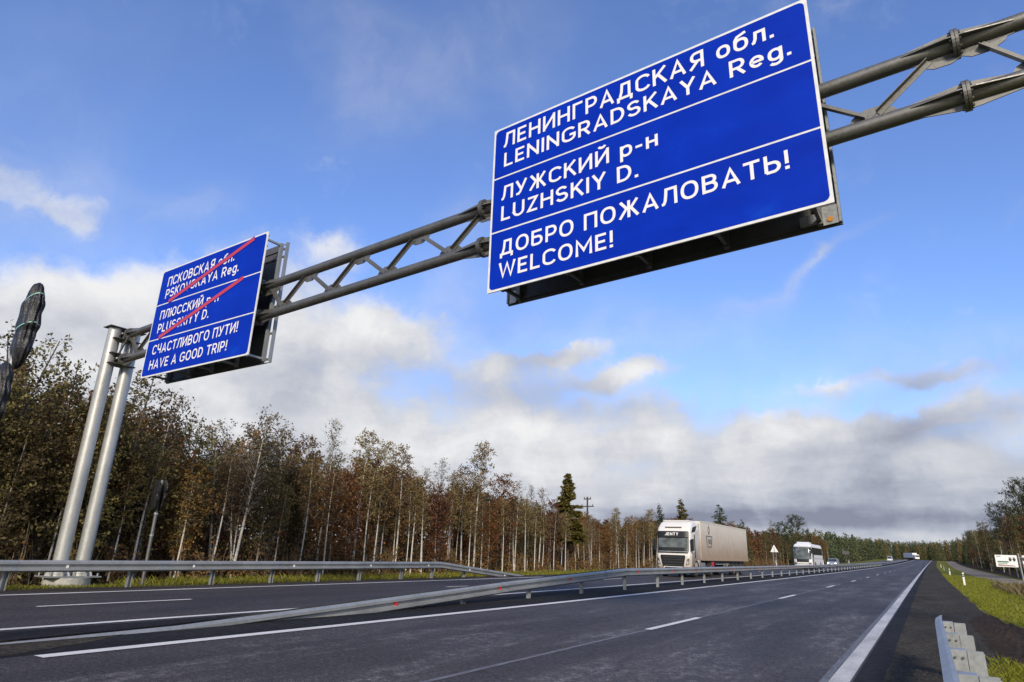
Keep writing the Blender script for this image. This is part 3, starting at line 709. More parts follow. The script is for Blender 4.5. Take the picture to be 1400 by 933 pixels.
R_ = sign_board('direction_sign', 'large blue welcome sign over the near carriageway with white lines of lettering and LENINGRADSKAYA Reg.',
    (-6.633, 6.545), (0.021, 6.712), (0.021, 10.716), (-6.633, 10.56),
    [('ЛЕНИНГРАДСКАЯ обл.', -6.353, -0.557, 10.005, 10.163, 0.385), ('LENINGRADSKAYA Reg.', -6.33, -0.314, 9.506, 9.674, 0.355),
     ('ЛУЖСКИЙ р-н', -6.354, -2.756, 8.664, 8.759, 0.355), ('LUZHSKIY D.', -6.348, -3.172, 8.165, 8.215, 0.355),
     ('ДОБРО ПОЖАЛОВАТЬ!', -6.335, -0.547, 7.335, 7.500, 0.355), ('WELCOME!', -6.35, -3.716, 6.822, 6.890, 0.350)],
    [1.38, 2.71], [], (-0.02, 0.0, 0.0))
L_ = sign_board('direction_sign', 'smaller blue sign over the far carriageway with two red slashes and HAVE A GOOD TRIP!',
    (-20.92, 6.45), (-14.97, 6.41), (-14.97, 10.28), (-20.92, 10.30),
    [('ПСКОВСКАЯ обл.', -20.42, -16.55, 9.62, 9.69, 0.355), ('PSKOVSKAYA Reg.', -20.41, -16.20, 9.18, 9.25, 0.335),
     ('ПЛЮССКИЙ р-н', -20.46, -17.02, 8.42, 8.44, 0.325), ('PLUSSKIYY D.', -20.44, -17.42, 7.94, 7.96, 0.325),
     ('СЧАСТЛИВОГО ПУТИ!', -20.48, -15.70, 7.19, 7.215, 0.335), ('HAVE A GOOD TRIP!', -20.49, -16.10, 6.675, 6.71, 0.325)],
    [1.28, 2.55], [((-20.10, 9.03), (-15.62, 10.20)), ((-20.25, 7.77), (-15.86, 8.96))], (0.1, -0.10, 0.02))
# end bracket with the orange marker at the lower right corner of the big sign
root, F, wdt, hgt, loc = R_
mb = MB(); mb.prism([(wdt - 0.34, 0.02), (wdt - 0.05, 0.02), (wdt - 0.05, 0.36), (wdt - 0.34, 0.36)], F(0.30), 0.0, 0.015)
mb.prism([(wdt - 0.62, 0.06), (wdt - 0.35, 0.06), (wdt - 0.35, 0.22), (wdt - 0.62, 0.22)], F(0.30), -0.10, -0.02); br = mb.build('end_bracket', M['galv'], root, loc)
mb = MB(); c = F(0.285)(wdt - 0.17, 0.11); mb.tube([c, c + EY * 0.012], 0.045, 14, smooth=False); mb.build('marker', M['orange'], br, loc)
mb = MB(); mb.prism([(0.05, 0.02), (0.20, 0.02), (0.30, 0.18), (0.20, 0.30), (0.05, 0.30)], F(0.30), 0.0, 0.015); mb.build('end_bracket', M['white_metal'], root, loc)

# ------------------------------------------------------------------ guard rails
WP = [(0.0, 0.0), (0.026, 0.006), (0.083, 0.045), (0.083, 0.100), (0.005, 0.140), (0.005, 0.172), (0.083, 0.212), (0.083, 0.267), (0.026, 0.306), (0.0, 0.312)]
def w_beam(mb, path, face, gap=0.0):
    """path: list of (x, y, ztop); face: +1 the corrugation looks to +X"""
    rows = []
    for x, y, zt in path:
        rows.append([Vector((x + face * (gap + a), y, zt - 0.312 + b)) for a, b in WP])
    n = len(WP)
    for th in (0.0, -0.004):
        vs = [p + Vector((face * th, 0, 0)) for r in rows for p in r]
        mb.add(vs, [(i * n + k, i * n + k + 1, (i + 1) * n + k + 1, (i + 1) * n + k) for i in range(len(rows) - 1) for k in range(n - 1)])
def rail_bolts(parent, origin, fn, ys, face):
    mb = MB()
    for y in ys:
        x, zt = fn(y)
        for b in (0.072, 0.24):
            for dy in (-0.11, -0.03, 0.03, 0.11):
                c = Vector((x + face * (0.083 if dy in (-.03, .03) else 0.083), y + dy, zt - 0.312 + b)); mb.tube([c, c + Vector((face * 0.014, 0, 0))], 0.014, 6, smooth=False)
        c = Vector((x + face * 0.006, y, zt - 0.156)); mb.tube([c, c + Vector((face * 0.016, 0, 0))], 0.022, 6, smooth=False)
        rows = [[Vector((x + face * (a + 0.005), y + e, zt - 0.312 + b)) for a, b in WP] for e in (-0.17, 0.17)]; n = len(WP)
        mb.add([p for r_ in rows for p in r_], [(k, k + 1, n + k + 1, n + k) for k in range(n - 1)])
    mb.build('lap_joint', M['galv'], parent, origin, fixn=False)
def c_post(mb, x, y, z0, z1, w=0.055, d=0.065, t=0.006):
    o = [(-w, -d), (w, -d), (w, -d + 2 * t), (-w + 2 * t, -d + 2 * t), (-w + 2 * t, d - 2 * t), (w, d - 2 * t), (w, d), (-w, d)]
    mb.prism(o, lambda u, v, dd: (x + u, y + v, dd), z0, z1)

# left-hand rail, with its far end brought down to the ground
lr = thing('guardrail', 'steel guardrail along the left roadside with its far end ramped to the ground', 'guardrail', (-20.6, 12, 0))
lo = (-20.6, 12, 0)
def ltop(y): return 0.772 if y < 27 else 0.772 - 0.76 * min(1, (y - 27) / 8.2)
path = [(-20.6, y, ltop(y) + zr(y)) for y in [-6, 0, 4, 8, 12, 16, 20, 24, 26, 27, 28, 30, 32, 34, 35.2]]
mb = MB(); w_beam(mb, path, 1, 0.0); mb.build('rail_beam', M['galv_rail'], lr, lo, fixn=False)
for y in (0.9, 3.5, 5.9, 8.4, 11.7, 14.5, 16.95, 19.2, 21.5, 24.2, 26.5, 29.2):
    mb = MB(); c_post(mb, -20.74, y, -0.2, ltop(y) - 0.05 + zr(y)); mb.box(-20.68, -20.60, y - 0.05, y + 0.05, ltop(y) - 0.26 + zr(y), ltop(y) - 0.06 + zr(y)); mb.build('rail_post', M['galv'], lr, lo)
for y in (5.7, 9.8, 13.65, 17.8, 22.0, 26.0, 29.5, 33.0):
    mb = MB(); z = ltop(y) - 0.156 + zr(y); mb.box(-20.592, -20.55, y - 0.03, y + 0.03, z - 0.045, z + 0.045); mb.build('reflector', M['white'], lr, lo, bevel=0.008)

rail_bolts(lr, lo, lambda y: (-20.6, ltop(y) + zr(y)), [3.5, 8.4, 12.6, 16.95, 21.5, 26.5], 1)
# median barrier, rising out of the ground near the camera
md = thing('guardrail', 'long steel median barrier rising from the ground, with small red reflectors', 'guardrail', (-11, 27, 0)); mo = (-11, 27, 0)
def mtop(y):
    for (a, za), (b, zb) in zip([(4.2, 0.015), (7.1, 0.06), (11.2, 0.24), (18.0, 0.55), (27.0, 0.86)][:-1], [(7.1, 0.06), (11.2, 0.24), (18.0, 0.55), (27.0, 0.86)]):
        if y <= b: return za + (zb - za) * max(0, (y - a)) / (b - a)
    return 0.86
ys = [4.2, 5.6, 7.1, 9, 11.2, 13, 15, 18, 21, 24, 26.6, 27, 27.4, 31, 36, 43, 50, 60, 70, 85, 100, 120, 140, 160, 180, 205, 230, 260, 300, 340, 380]
for face in (1, -1):
    mb = MB(); path = [(-11.0 + xr(y), y, mtop(y) + zr(y)) for y in ys]; w_beam(mb, path, face, 0.10 if face > 0 else 0.10); mb.build('rail_beam', M['galv_rail'], md, mo, fixn=False)
posts = [15.5, 19.1, 23.0, 27.2, 31.3, 35.1] + [39.2 + 4.0 * i for i in range(42)]
for y in posts:
    mb = MB(); x = -11.0 + xr(y); c_post(mb, x, y, zr(y) - 0.2, mtop(y) - 0.03 + zr(y), 0.05, 0.06)
    for f in (-1, 1): mb.box(x + (0.051 if f > 0 else -0.10), x + (0.10 if f > 0 else -0.051), y - 0.05, y + 0.05, mtop(y) - 0.27 + zr(y), mtop(y) - 0.04 + zr(y))
    mb.build('rail_post', M['galv'], md, mo)
for y in [12.6, 17.2, 21.9, 28.5, 33.2, 37.4, 41.4] + [45.4 + 4.0 * i for i in range(10)]:
    mb = MB(); x = -11.0 + xr(y); z = mtop(y) - 0.156 + zr(y); mb.box(x + 0.108, x + 0.155, y - 0.045, y + 0.045, z - 0.045, z + 0.05); mb.build('reflector', M['red'], md, mo, bevel=0.006)

rail_bolts(md, mo, lambda y: (-10.9 + xr(y), mtop(y) + zr(y)), [13.4, 17.4, 21.0, 25.0] + [29.3 + 4 * i for i in range(10)], 1)
# short rail beside the camera on the right shoulder, seen from above
rr = thing('guardrail', 'short end of guardrail on the right gravel shoulder with box spacers and posts behind it', 'guardrail', (0.05, 8, 0)); ro = (0.05, 8, 0)
def rx(y): return 0.075 - 0.0 * y
def rtop(y): return 0.75 if y < 11.6 else 0.75 - 0.03 * (y - 11.6)
path = [(0.075 + max(0, y - 11.4) * 0.02, y, rtop(y)) for y in [0.5, 3, 5, 7, 9, 11, 12.0, 12.5]]
mb = MB(); w_beam(mb, path, -1, 0.0)
mb.tube([(0.085, 12.5, 0.42), (0.085, 12.56, 0.42)], 0.02, 8); mb.build('rail_beam', M['galv_rail'], rr, ro, fixn=False)
for y in (2.6, 4.25, 5.95, 7.6, 9.25, 11.1):
    mb = MB()   # spacer: an open box of folded plate
    mb.box(0.078, 0.198, y - 0.012, y, 0.40, 0.72); mb.box(0.078, 0.198, y - 0.0, y + 0.16, 0.715, 0.723); mb.box(0.078, 0.086, y, y + 0.16, 0.40, 0.714); mb.box(0.190, 0.198, y, y + 0.16, 0.40, 0.714)
    sp_ = mb.build('spacer', M['galv'], rr, ro)
    mb = MB(); mb.box(0.094, 0.150, y - 0.0145, y - 0.0125, 0.47, 0.55)
    for bx in (0.110, 0.170): mb.tube([(bx, y - 0.013, 0.66), (bx, y - 0.028, 0.66)], 0.011, 6, smooth=False)
    mb.build('bolt_plate', M['sign_back'], sp_, ro)
    mb = MB(); mb.box(0.206, 0.335, y - 0.02, y - 0.01, -0.2, 0.71); mb.box(0.206, 0.214, y - 0.0095, y + 0.13, -0.2, 0.71); mb.box(0.206, 0.335, y + 0.131, y + 0.14, -0.2, 0.71); mb.build('rail_post', M['galv'], rr, ro)

# ------------------------------------------------------------------ bollards, small signs
def bollard(x, y, group, label, h=0.85):
    b = thing('roadside_bollard', label, 'bollard', W(x, y, side_z(x) + 0.02), 0, group)
    mb = MB(); o = [(-0.06, -0.04), (0.06, -0.04), (0.07, 0.0), (0.06, 0.04), (-0.06, 0.04), (-0.07, 0)]
    mb.prism(o, lambda u, v, d: (u, v, d), -0.1, h - 0.16); mb.prism([(u * .98, v * .98) for u, v in o], lambda u, v, d: (u, v, d + (0.03 * u / 0.06 if d > h - 0.05 else 0)), h - 0.10, h)
    mb.build('post', M['white'], b, bevel=0.008)
    mb = MB(); mb.prism([(u * 1.01, v * 1.01) for u, v in o], lambda u, v, d: (u, v, d), h - 0.158, h - 0.102); mb.box(-0.062, 0.062, -0.0445, -0.041, h - 0.30, h - 0.2); mb.build('black_band', M['black'], b)
    return b
bollard(2.25, 64, None, 'nearest white bollard with black band on the right grass verge', 0.95)
bollard(2.35, 112, None, 'second white bollard farther along the right grass verge')
bollard(2.4, 165, None, 'third white bollard on the right verge, near where the road fades', 0.9)
bollard(2.4, 225, None, 'farthest tiny white bollard on the right verge')
bollard(-20.9, 116, None, 'white bollard below the white triangular sign, left of the coach', 1.1)
bollard(-20.9, 172, None, 'white bollard directly right of the coach', 1.1)
bollard(-20.9, 228, None, 'far white bollard under the dark square sign, right of the car', 1.1)

t = thing('warning_sign', 'white triangular warning sign on thin posts between the lorry and the coach', 'road sign', W(-20.9, 115, -0.05))
mb = MB(); o = [(-0.62, 2.35), (0.62, 2.35), (0.05, 3.42), (-0.05, 3.42)]; mb.prism(o, lambda u, v, d: (u, d, v), -0.03, 0.0); mb.build('sign_plate', M['white'], t, bevel=0.01)
for x in (-0.22, 0.22):
    mb = MB(); mb.tube([(x, 0.05, -0.2), (x, 0.05, 2.75)], 0.04, 8); mb.build('post', M['galv'], t)
mb = MB(); mb.tube([(0, 0.04, 2.4), (0, 0.04, 3.65)], 0.035, 8); mb.box(-0.07, 0.07, -0.034, -0.031, 2.45, 2.62); mb.box(-0.04, 0.04, -0.034, -0.031, 2.65, 3.1); mb.build('stay', M['galv_dark'], t)

t = thing('road_sign', 'dark square back of a road sign beyond the car on the left roadside', 'road sign', W(-20.9, 222, 0))
mb = MB(); mb.box(-0.9, 0.9, -0.03, 0, 2.6, 3.5); mb.build('sign_plate', M['sign_back'], t, bevel=0.02)
mb = MB(); mb.tube([(0, 0.05, -0.2), (0, 0.05, 3.4)], 0.05, 8); mb.build('post', M['galv_dark'], t)

# sign on a post behind the left rail, seen along its boards, still in black film
def wrapped(name_part, parent, origin, cx, cy, cz, rx, ry, rz, seed, mat, n=56, m=40, ph=0.0):
    r = random.Random(seed); mb = MB(); vs = []
    fold = [(r.uniform(0, 6.28), r.randint(4, 17), r.uniform(0.03, 0.085)) for _ in range(8)]
    for i in range(m + 1):
        t = i / m; z = cz - rz + 2 * rz * t; prof = (max(0.0, 1 - abs(2 * t - 1) ** 2.6)) ** 0.5; prof = 0.10 + 0.90 * prof
        prof *= 1 + 0.05 * math.sin(t * 23 + seed) - (0.10 * math.exp(-((t - 0.42) / 0.03) ** 2) if ph else 0) - (0.08 * math.exp(-((t - 0.8) / 0.03) ** 2) if ph else 0)
        for k in range(n):
            a = 2 * PI * k / n; q = 1 + sum(am * (abs(math.sin(a * fr * .5 + p + 1.6 * math.sin(t * 4 + p) + 3 * t)) - .6) * 1.5 for p, fr, am in fold)
            vs.append((cx + rx * prof * q * math.cos(a), cy + ry * prof * q * math.sin(a), z + r.uniform(-.006, .006)))
    fs = [(i * n + k, i * n + (k + 1) % n, (i + 1) * n + (k + 1) % n, (i + 1) * n + k) for i in range(m) for k in range(n)]
    fs += [tuple(range(n))[::-1], tuple(range(m * n, m * n + n))]
    mb.add(vs, fs, 0, True); return mb.build(name_part, mat, parent, origin)
def mat_film():
    b = MatB('black_film'); c = b.coord(); n = b.noise(b.scaled(c, (1, 1, 0.35)), 9, 6, 0.65)
    b.set(b.ramp(n, [(0.3, (0.006, 0.006, 0.007)), (0.6, (0.020, 0.0195, 0.0195)), (0.8, (0.06, 0.058, 0.057))]), 0.34); b.bump(n, 0.9, 0.05); return b.mat
M['film'] = mat_film()
M['tape'] = plain('green_tape', (0.22, 0.46, 0.40), 0.4)
o_ = (-11.0, 3.9, 0.0)
t = thing('wrapped_sign', 'road sign fully wrapped in black plastic film with green tape at the left edge', 'road sign', o_)
wrapped('wrapped_disc', t, None, 0.0, 0.0, 4.42, 0.21, 0.11, 0.68, 3, M['film'], ph=1)
wrapped('wrapped_plate', t, None, -0.06, -0.10, 3.32, 0.20, 0.11, 0.50, 8, M['film'])
mb = MB(); mb.tube([(-0.03, -0.12, -0.2), (-0.03, -0.03, 4.9)], 0.045, 12); mb.build('post', M['galv'], t)
for z, tl in ((4.33, 0.10), (4.80, 0.10)):
    mb = MB(); n = 28; rr_ = (0.235, 0.125) if z < 4.5 else (0.185, 0.105)
    vs = []
    for k in range(n):
        a = 2 * PI * k / n; p = (rr_[0] * math.cos(a), rr_[1] * math.sin(a)); zz = z + tl * math.cos(a)
        vs += [(p[0], p[1], zz - 0.009), (p[0], p[1], zz + 0.009)]
    mb.add(vs, [(2 * k, 2 * ((k + 1) % n), 2 * ((k + 1) % n) + 1, 2 * k + 1) for k in range(n)]); mb.build('tape', M['tape'], t)

o_ = (-22.0, 12.86, -0.1)
t = thing('wrapped_sign', 'dark covered sign on a thin post just right of the gantry legs', 'road sign', o_, rad(162))
mb = MB(); mb.tube([(0, 0, -0.1), (0, 0, 3.45)], 0.055, 12); mb.build('post', M['galv_dark'], t)
wrapped('wrapped_plate', t, None, -0.02, -0.07, 2.95, 0.50, 0.05, 0.52, 5, M['film'])
wrapped('wrapped_plate', t, None, 0.02, 0.12, 2.93, 0.46, 0.05, 0.50, 6, M['film'])
mb = MB(); mb.tube([(-0.02, 0, 2.3), (-0.02, 0, 2.36)], 0.07, 10); mb.tube([(0, 0, 1.6), (0, 0, 1.66)], 0.068, 10); mb.build('clamp', M['galv'], t)

# information boards on the right, by the track
t = thing('info_board', 'white information boards with green bands on a leaning grey post by the right-hand track', 'info board', W(8.3, 100, side_z(9) - 0.03), 0.05)
M['green'] = plain('green_print', (0.07, 0.17, 0.10), 0.5); M['brown_print'] = plain('brown_print', (0.36, 0.27, 0.22), 0.5); M['dark_print'] = plain('dark_print', (0.03, 0.035, 0.03), 0.5)
def board(u0, u1, v0, v1, flip):
    mb = MB(); mb.box(u0, u1, -0.04, 0.0, v0, v1); p = mb.build('board', M['white'], t, bevel=0.01)
    mb = MB(); w_ = u1 - u0; h_ = v1 - v0
    gx = [(0.08, 0.62, 0.38, 0.50), (0.10, 0.55, 0.28, 0.34)] if not flip else [(0.12, 1.0, 0.08, 0.25)]
    for a, b, c, d in gx: mb.add([(u0 + w_ * a, -0.043, v0 + h_ * c), (u0 + w_ * b, -0.043, v0 + h_ * c), (u0 + w_ * (b - .04), -0.043, v0 + h_ * d), (u0 + w_ * a, -0.043, v0 + h_ * d)], [(0, 1, 2, 3)])
    mb.build('green_band', M['green'], p)
    mb = MB()
    if not flip: mb.add([(u0 + w_ * 0.08, -0.043, v0 + h_ * .06), (u0 + w_ * .9, -0.043, v0 + h_ * .06), (u0 + w_ * .8, -0.043, v0 + h_ * .16), (u0 + w_ * .1, -0.043, v0 + h_ * .24)], [(0, 1, 2, 3)])
    else: mb.add([(u0 + w_ * 0.25, -0.043, v0 + h_ * .8), (u0 + w_ * .9, -0.043, v0 + h_ * .8), (u0 + w_ * .9, -0.043, v0 + h_ * .84), (u0 + w_ * .25, -0.043, v0 + h_ * .84)], [(0, 1, 2, 3)])
    mb.build('brown_band', M['brown_print'], p)
    # two footprint shapes and a dark title bar
    mb = MB(); sx = [0.68, 0.86] if not flip else [0.06, 0.12]
    for k, c in enumerate(sx):
        cx, cz = u0 + w_ * c, v0 + h_ * (0.62 if not flip else 0.55 - 0.25 * k); pts = []
        for q in range(14): a = 2 * PI * q / 14; pts.append((cx + 0.15 * math.cos(a) * (1 + .25 * math.sin(a)), -0.043, cz + 0.21 * math.sin(a)))
        mb.add(pts, [tuple(range(14))])
        for q in range(4): mb.add([(cx - 0.13 + .07 * q, -0.043, cz + 0.23), (cx - 0.08 + .07 * q, -0.043, cz + 0.23), (cx - 0.08 + .07 * q, -0.043, cz + 0.29), (cx - 0.13 + .07 * q, -0.043, cz + 0.29)], [(0, 1, 2, 3)])
    if not flip:
        for k in range(4): mb.box(u0 + w_ * (0.08 + 0.05 * k), u0 + w_ * (0.115 + 0.05 * k), -0.0435, -0.0425, v0 + h_ * .84, v0 + h_ * .92)
    mb.build('print', M['dark_print'], p)
board(-1.35, 0.78, 1.62, 2.98, False); board(1.28, 3.4, 1.98, 2.98, True)
mb = MB(); mb.tube([(1.02, 0.05, -0.2), (0.98, 0.05, 3.2)], 0.085, 10); mb.build('post', M['galv'], t)
mb = MB(); mb.box(-1.1, 3.2, 0.01, 0.05, 2.72, 2.80); mb.box(-1.1, 3.2, 0.01, 0.05, 2.10, 2.18); mb.build('cross_bar', M['galv_dark'], t)

# utility pole far behind the birches
t = thing('utility_pole', 'dark utility pole with two crossarms rising behind the forest left of the lorry', 'utility pole', (-39.2, 84.0, 0))
mb = MB(); mb.tube([(0, 0, 0), (0, 0, 8.9)], [0.16, 0.11], 10); mb.build('pole', M['wood_pole'], t)
for z, w_ in ((8.6, 0.55), (7.6, 0.95)):
    mb = MB(); mb.box(-w_, w_, -0.06, 0.06, z - 0.07, z + 0.07); [mb.tube([(x, 0, z + 0.07), (x, 0, z + 0.3)], 0.05, 6) for x in (-w_ * .85, w_ * .85)]; mb.build('crossarm', M['wood_pole'], t)

# ------------------------------------------------------------------ vehicles
def wheel(parent, x, y, r, w, name='wheel'):
    mb = MB(); mb.tube([(x - w / 2, y, r), (x - w / 2 + .03, y, r), (x + w / 2 - .03, y, r), (x + w / 2, y, r)], [r * .93, r, r, r * .93], 24); tw = mb.build(name, M['rubber'], parent)
    mb = MB()
    sx = 1 if x > 0 else -1
    mb.tube([(x + sx * (w / 2 + .002), y, r), (x + sx * (w / 2 + .02), y, r)], [r * .60, r * .5], 18); mb.tube([(x + sx * (w / 2 + .02), y, r), (x + sx * (w / 2 + .06), y, r)], r * .2, 10); mb.build('rim', M['galv'], tw)
    return tw
def loft(mb, sections, mi=0, smooth=True, close=True):
    n = len(sections[0]); vs = [p for s in sections for p in s]; fs = []
    for i in range(len(sections) - 1):
        for k in range(n if close else n - 1): fs.append((i * n + k, i * n + (k + 1) % n, (i + 1) * n + (k + 1) % n, (i + 1) * n + k))
    mb.add(vs, fs, mi, smooth)
    mb.add(sections[0], [tuple(range(n))], mi); mb.add(sections[-1], [tuple(range(n))[::-1]], mi)
def plate(x0, x1, z0, z1, r, yfn, n=5):
    return [(u, yfn(u, v), v) for u, v in rrect(x0, x1, z0, z1, r, n)]

def lorry():
    g = zr(49)
    T = thing('articulated_lorry', 'white articulated lorry with dusty box trailer and black visor reading JENTY', 'lorry', W(-15.27, 46.8, 0))
    HWD = 1.25
    # cab: rounded plan, raked front, built from horizontal sections
    mb = MB(); secs = []
    for z, fy, hw, ry in ((0.42, 0.10, 1.17, 2.2), (0.70, 0.0, 1.22, 2.25), (1.45, 0.0, 1.25, 2.25), (1.62, 0.03, 1.25, 2.25), (2.55, 0.16, 1.25, 2.25), (3.05, 0.24, 1.24, 2.25), (3.35, 0.42, 1.22, 2.25), (3.66, 0.78, 1.16, 2.25), (3.82, 1.12, 1.08, 2.25), (3.86, 1.35, 1.0, 2.2)):
        c = 0.16; pts = [(-hw, fy + 0.34, z), (-hw + 0.06, fy + 0.14, z), (-hw + 0.2, fy + 0.04, z), (-hw * .5, fy, z), (0, fy, z), (hw * .5, fy, z), (hw - 0.2, fy + 0.04, z), (hw - 0.06, fy + 0.14, z), (hw, fy + 0.34, z), (hw, ry, z), (-hw, ry, z)]
        secs.append(pts)
    loft(mb, secs, smooth=False); cabo = mb.build('cab', M['cab'], T, bevel=0.02)
    def fy(z):
        P_ = [(0.42, 0.10), (0.70, 0.0), (1.45, 0.0), (1.62, 0.03), (2.55, 0.16), (3.05, 0.24), (3.35, 0.42), (3.66, 0.78)]
        for (a, ya), (b, yb) in zip(P_[:-1], P_[1:]):
            if z <= b: return ya + (yb - ya) * (z - a) / (b - a)
        return 0.8
    def front(d): return lambda u, v: fy(v) - d + 0.05 * max(0, (abs(u) - 0.55) / 0.6) ** 2 + (0.10 if abs(u) > 1.1 else 0) * 0.6
    def fplate(name, x0, x1, z0, z1, r, mat, d, par, top=None):
        mb = MB(); a = plate(x0, x1, z0, z1, r, front(d)); nseg = len(a)
        b = [(x, y + 0.05, z) for x, y, z in a]
        cx = ((x0 + x1) / 2, front(d)((x0 + x1) / 2, (z0 + z1) / 2), (z0 + z1) / 2)
        # grid fill so the plate follows the cab's curve
        gx = 12; gz = 10; vs = []; d_ = d
        for j in range(gz + 1):
            for i in range(gx + 1):
                u, v = x0 + (x1 - x0) * i / gx, z0 + (z1 - z0) * j / gz
                if top and j == gz: pass
                ins = 0.0
                if j in (0, gz) and i == 0: ins = r * .4
                if j in (0, gz) and i == gx: ins = -r * .4
                taper = (top or 0) * (1 - j / gz); u2 = u * (1 - taper)
                vs.append((u2 + ins, front(d)(u2 + ins, v), v))
        mb.add(vs, [(j * (gx + 1) + i, j * (gx + 1) + i + 1, (j + 1) * (gx + 1) + i + 1, (j + 1) * (gx + 1) + i) for j in range(gz) for i in range(gx)], 0, True)
        return mb.build(name, mat, par, fixn=False)
    fplate('windscreen_surround', -1.13, 1.13, 1.60, 2.98, 0.12, M['black'], 0.03, T)
    ws = fplate('windscreen', -1.05, 1.05, 1.98, 2.62, 0.1, M['screen'], 0.045, T)
    vz = fplate('sun_visor', -1.14, 1.14, 2.66, 3.10, 0.12, M['black'], 0.09, T)
    f_ = front(0.10); lettering(vz, 'JENTY', lambda u, v, d: Vector((u, f_(u, v) + d, v)), -0.55, 0.42, 2.80, 2.80, 0.20, M['white'], 0.2, 0.22)
    gr = fplate('grille', -0.92, 0.92, 0.56, 1.47, 0.15, M['black'], 0.03, T, top=0.22)
    for z in (0.80, 0.98, 1.16, 1.32):
        mb = MB(); mb.box(-0.72, 0.72, -0.05, -0.036, z, z + 0.02); mb.build('grille_bar', M['sign_back'], gr)
    mb = MB(); mb.box(-0.62, 0.62, -0.05, -0.025, 0.66, 0.70); mb.box(-0.66, 0.66, -0.05, -0.025, 0.52, 0.56); mb.box(-0.68, -0.62, -0.05, -0.025, 0.56, 0.70); mb.box(0.62, 0.68, -0.05, -0.025, 0.56, 0.70); mb.build('bumper_trim', M['white'], T, bevel=0.008)
    mb = MB(); mb.box(-0.26, 0.26, -0.06, -0.04, 0.44, 0.55); mb.build('number_plate', M['white'], T)
    fplate('wiper_panel', -1.04, 1.04, 1.68, 1.73, 0.02, M['galv'], 0.045, T)
    for s in (-1, 1):
        mb = MB(); pts = [(s * 0.90, 0.80), (s * 1.13, 0.86), (s * 1.15, 1.28), (s * 1.0, 1.20)]
        fr = front(0.02); mb.add([(u, fr(u, v), v) for u, v in pts], [(0, 1, 2, 3)]); mb.build('headlight', M['sign_back'], T)
        mb = MB(); pts = [(s * 0.96, 0.88), (s * 1.08, 0.90), (s * 1.10, 1.05), (s * 1.0, 1.05)]; fr2 = front(0.035); mb.add([(u, fr2(u, v), v) for u, v in pts], [(0, 1, 2, 3)]); mb.build('lamp_lens', M['lamp_off'], T)
        mb = MB(); mb.box(s * 1.36 - 0.1, s * 1.36 + 0.1, 0.12, 0.24, 1.75, 2.55); mb.box(min(s * 1.2, s * 1.3), max(s * 1.2, s * 1.3), 0.2, 0.24, 2.4, 2.46); mb.build('mirror', M['black'], T, bevel=0.03)
        # side: door window, door, sill, step, fairing
        x = s * 1.253
        mb = MB(); mb.prism([(0.42, 1.75), (0.98, 1.85), (0.98, 2.6), (0.50, 2.6)], lambda u, v, d: (x + d * s, u, v), 0.0, 0.012); d_ = mb.build('door_window', M['glass'], T)
        mb = MB(); mb.prism([(0.52, 3.02), (1.45, 3.12), (1.9, 3.55), (0.95, 3.40)], lambda u, v, d: (s * 1.235 + d * s, u, v), 0.0, 0.02); mb.build('roof_side_window', M['black'], T)
        mb = MB(); mb.prism([(0.36, 0.75), (1.02, 0.95), (1.04, 1.74), (0.40, 1.66)], lambda u, v, d: (x + d * s, u, v), 0.0, 0.02); mb.prism([(1.12, 1.2), (2.2, 1.2), (2.2, 3.3), (1.12, 3.0)], lambda u, v, d: (x + d * s, u, v), 0.0, 0.012); mb.build('door', M['cab_side'], T)
        mb = MB(); mb.box(min(x, x + s * .05), max(x, x + s * .05), 1.1, 1.14, 1.3, 2.9); mb.build('grab_handle', M['black'], T)
        mb = MB(); mb.prism([(2.27, 0.6), (2.62, 0.6), (2.62, 3.7), (2.27, 3.75)], lambda u, v, d: (s * 1.18 + d * s, u, v), 0.0, 0.05); mb.build('side_fairing', M['cab_side'], T)
        # arch over the front wheel
        mb = MB(); arc = [(1.35 + 0.66 * math.cos(a), 0.5 + 0.66 * math.sin(a)) for a in [PI * k / 10 for k in range(11)]] + [(1.35 + 0.55 * math.cos(a), 0.5 + 0.55 * math.sin(a)) for a in [PI - PI * k / 10 for k in range(11)]]
        for k in range(10): mb.prism([arc[k], arc[k + 1], arc[20 - k], arc[21 - k]], lambda u, v, d: (s * 1.22 + d * s, u, v), 0.0, 0.05)
        mb.build('wheel_arch', M['black'], T)
    mb = MB(); [mb.prism([(-1.0, 0), (1.0, 0), (0.96, 0.06), (-0.96, 0.06)], lambda u, v, d: (u, 1.1 + d, 3.84 + v), 0.0, 1.0)]; mb.box(-0.62, 0.62, 0.50, 0.62, 3.42, 3.48); mb.build('roof_hatch', M['cab'], T, bevel=0.02)
    mb = MB(); mb.box(-0.6, 0.6, 0.35, 0.44, 3.34, 3.40); mb.build('roof_lamp_bar', M['sign_back'], T)
    # chassis and running gear
    mb = MB(); mb.box(-0.45, 0.45, 0.6, 6.2, 0.72, 1.02); mb.box(-1.0, 1.0, 5.0, 17.4, 0.95, 1.16); mb.build('chassis', M['black'], T)
    for s in (-1, 1):
        wheel(T, s * 1.06, 1.35, 0.50, 0.32); wheel(T, s * 1.0, 5.1, 0.50, 0.55)
        for y in (12.4, 13.75, 15.1): wheel(T, s * 1.04, y, 0.49, 0.38)
        mb = MB(); mb.box(min(s * .6, s * 1.15), max(s * .6, s * 1.15), 2.55, 4.1, 0.45, 1.0); mb.build('fuel_tank', M['galv'], T, bevel=0.06)
        mb = MB(); mb.box(min(s * 1.17, s * 1.2), max(s * 1.17, s * 1.2), 6.8, 11.2, 0.55, 0.65); mb.box(min(s * 1.17, s * 1.2), max(s * 1.17, s * 1.2), 6.8, 11.2, 0.85, 0.93); mb.build('side_guard', M['galv'], T)
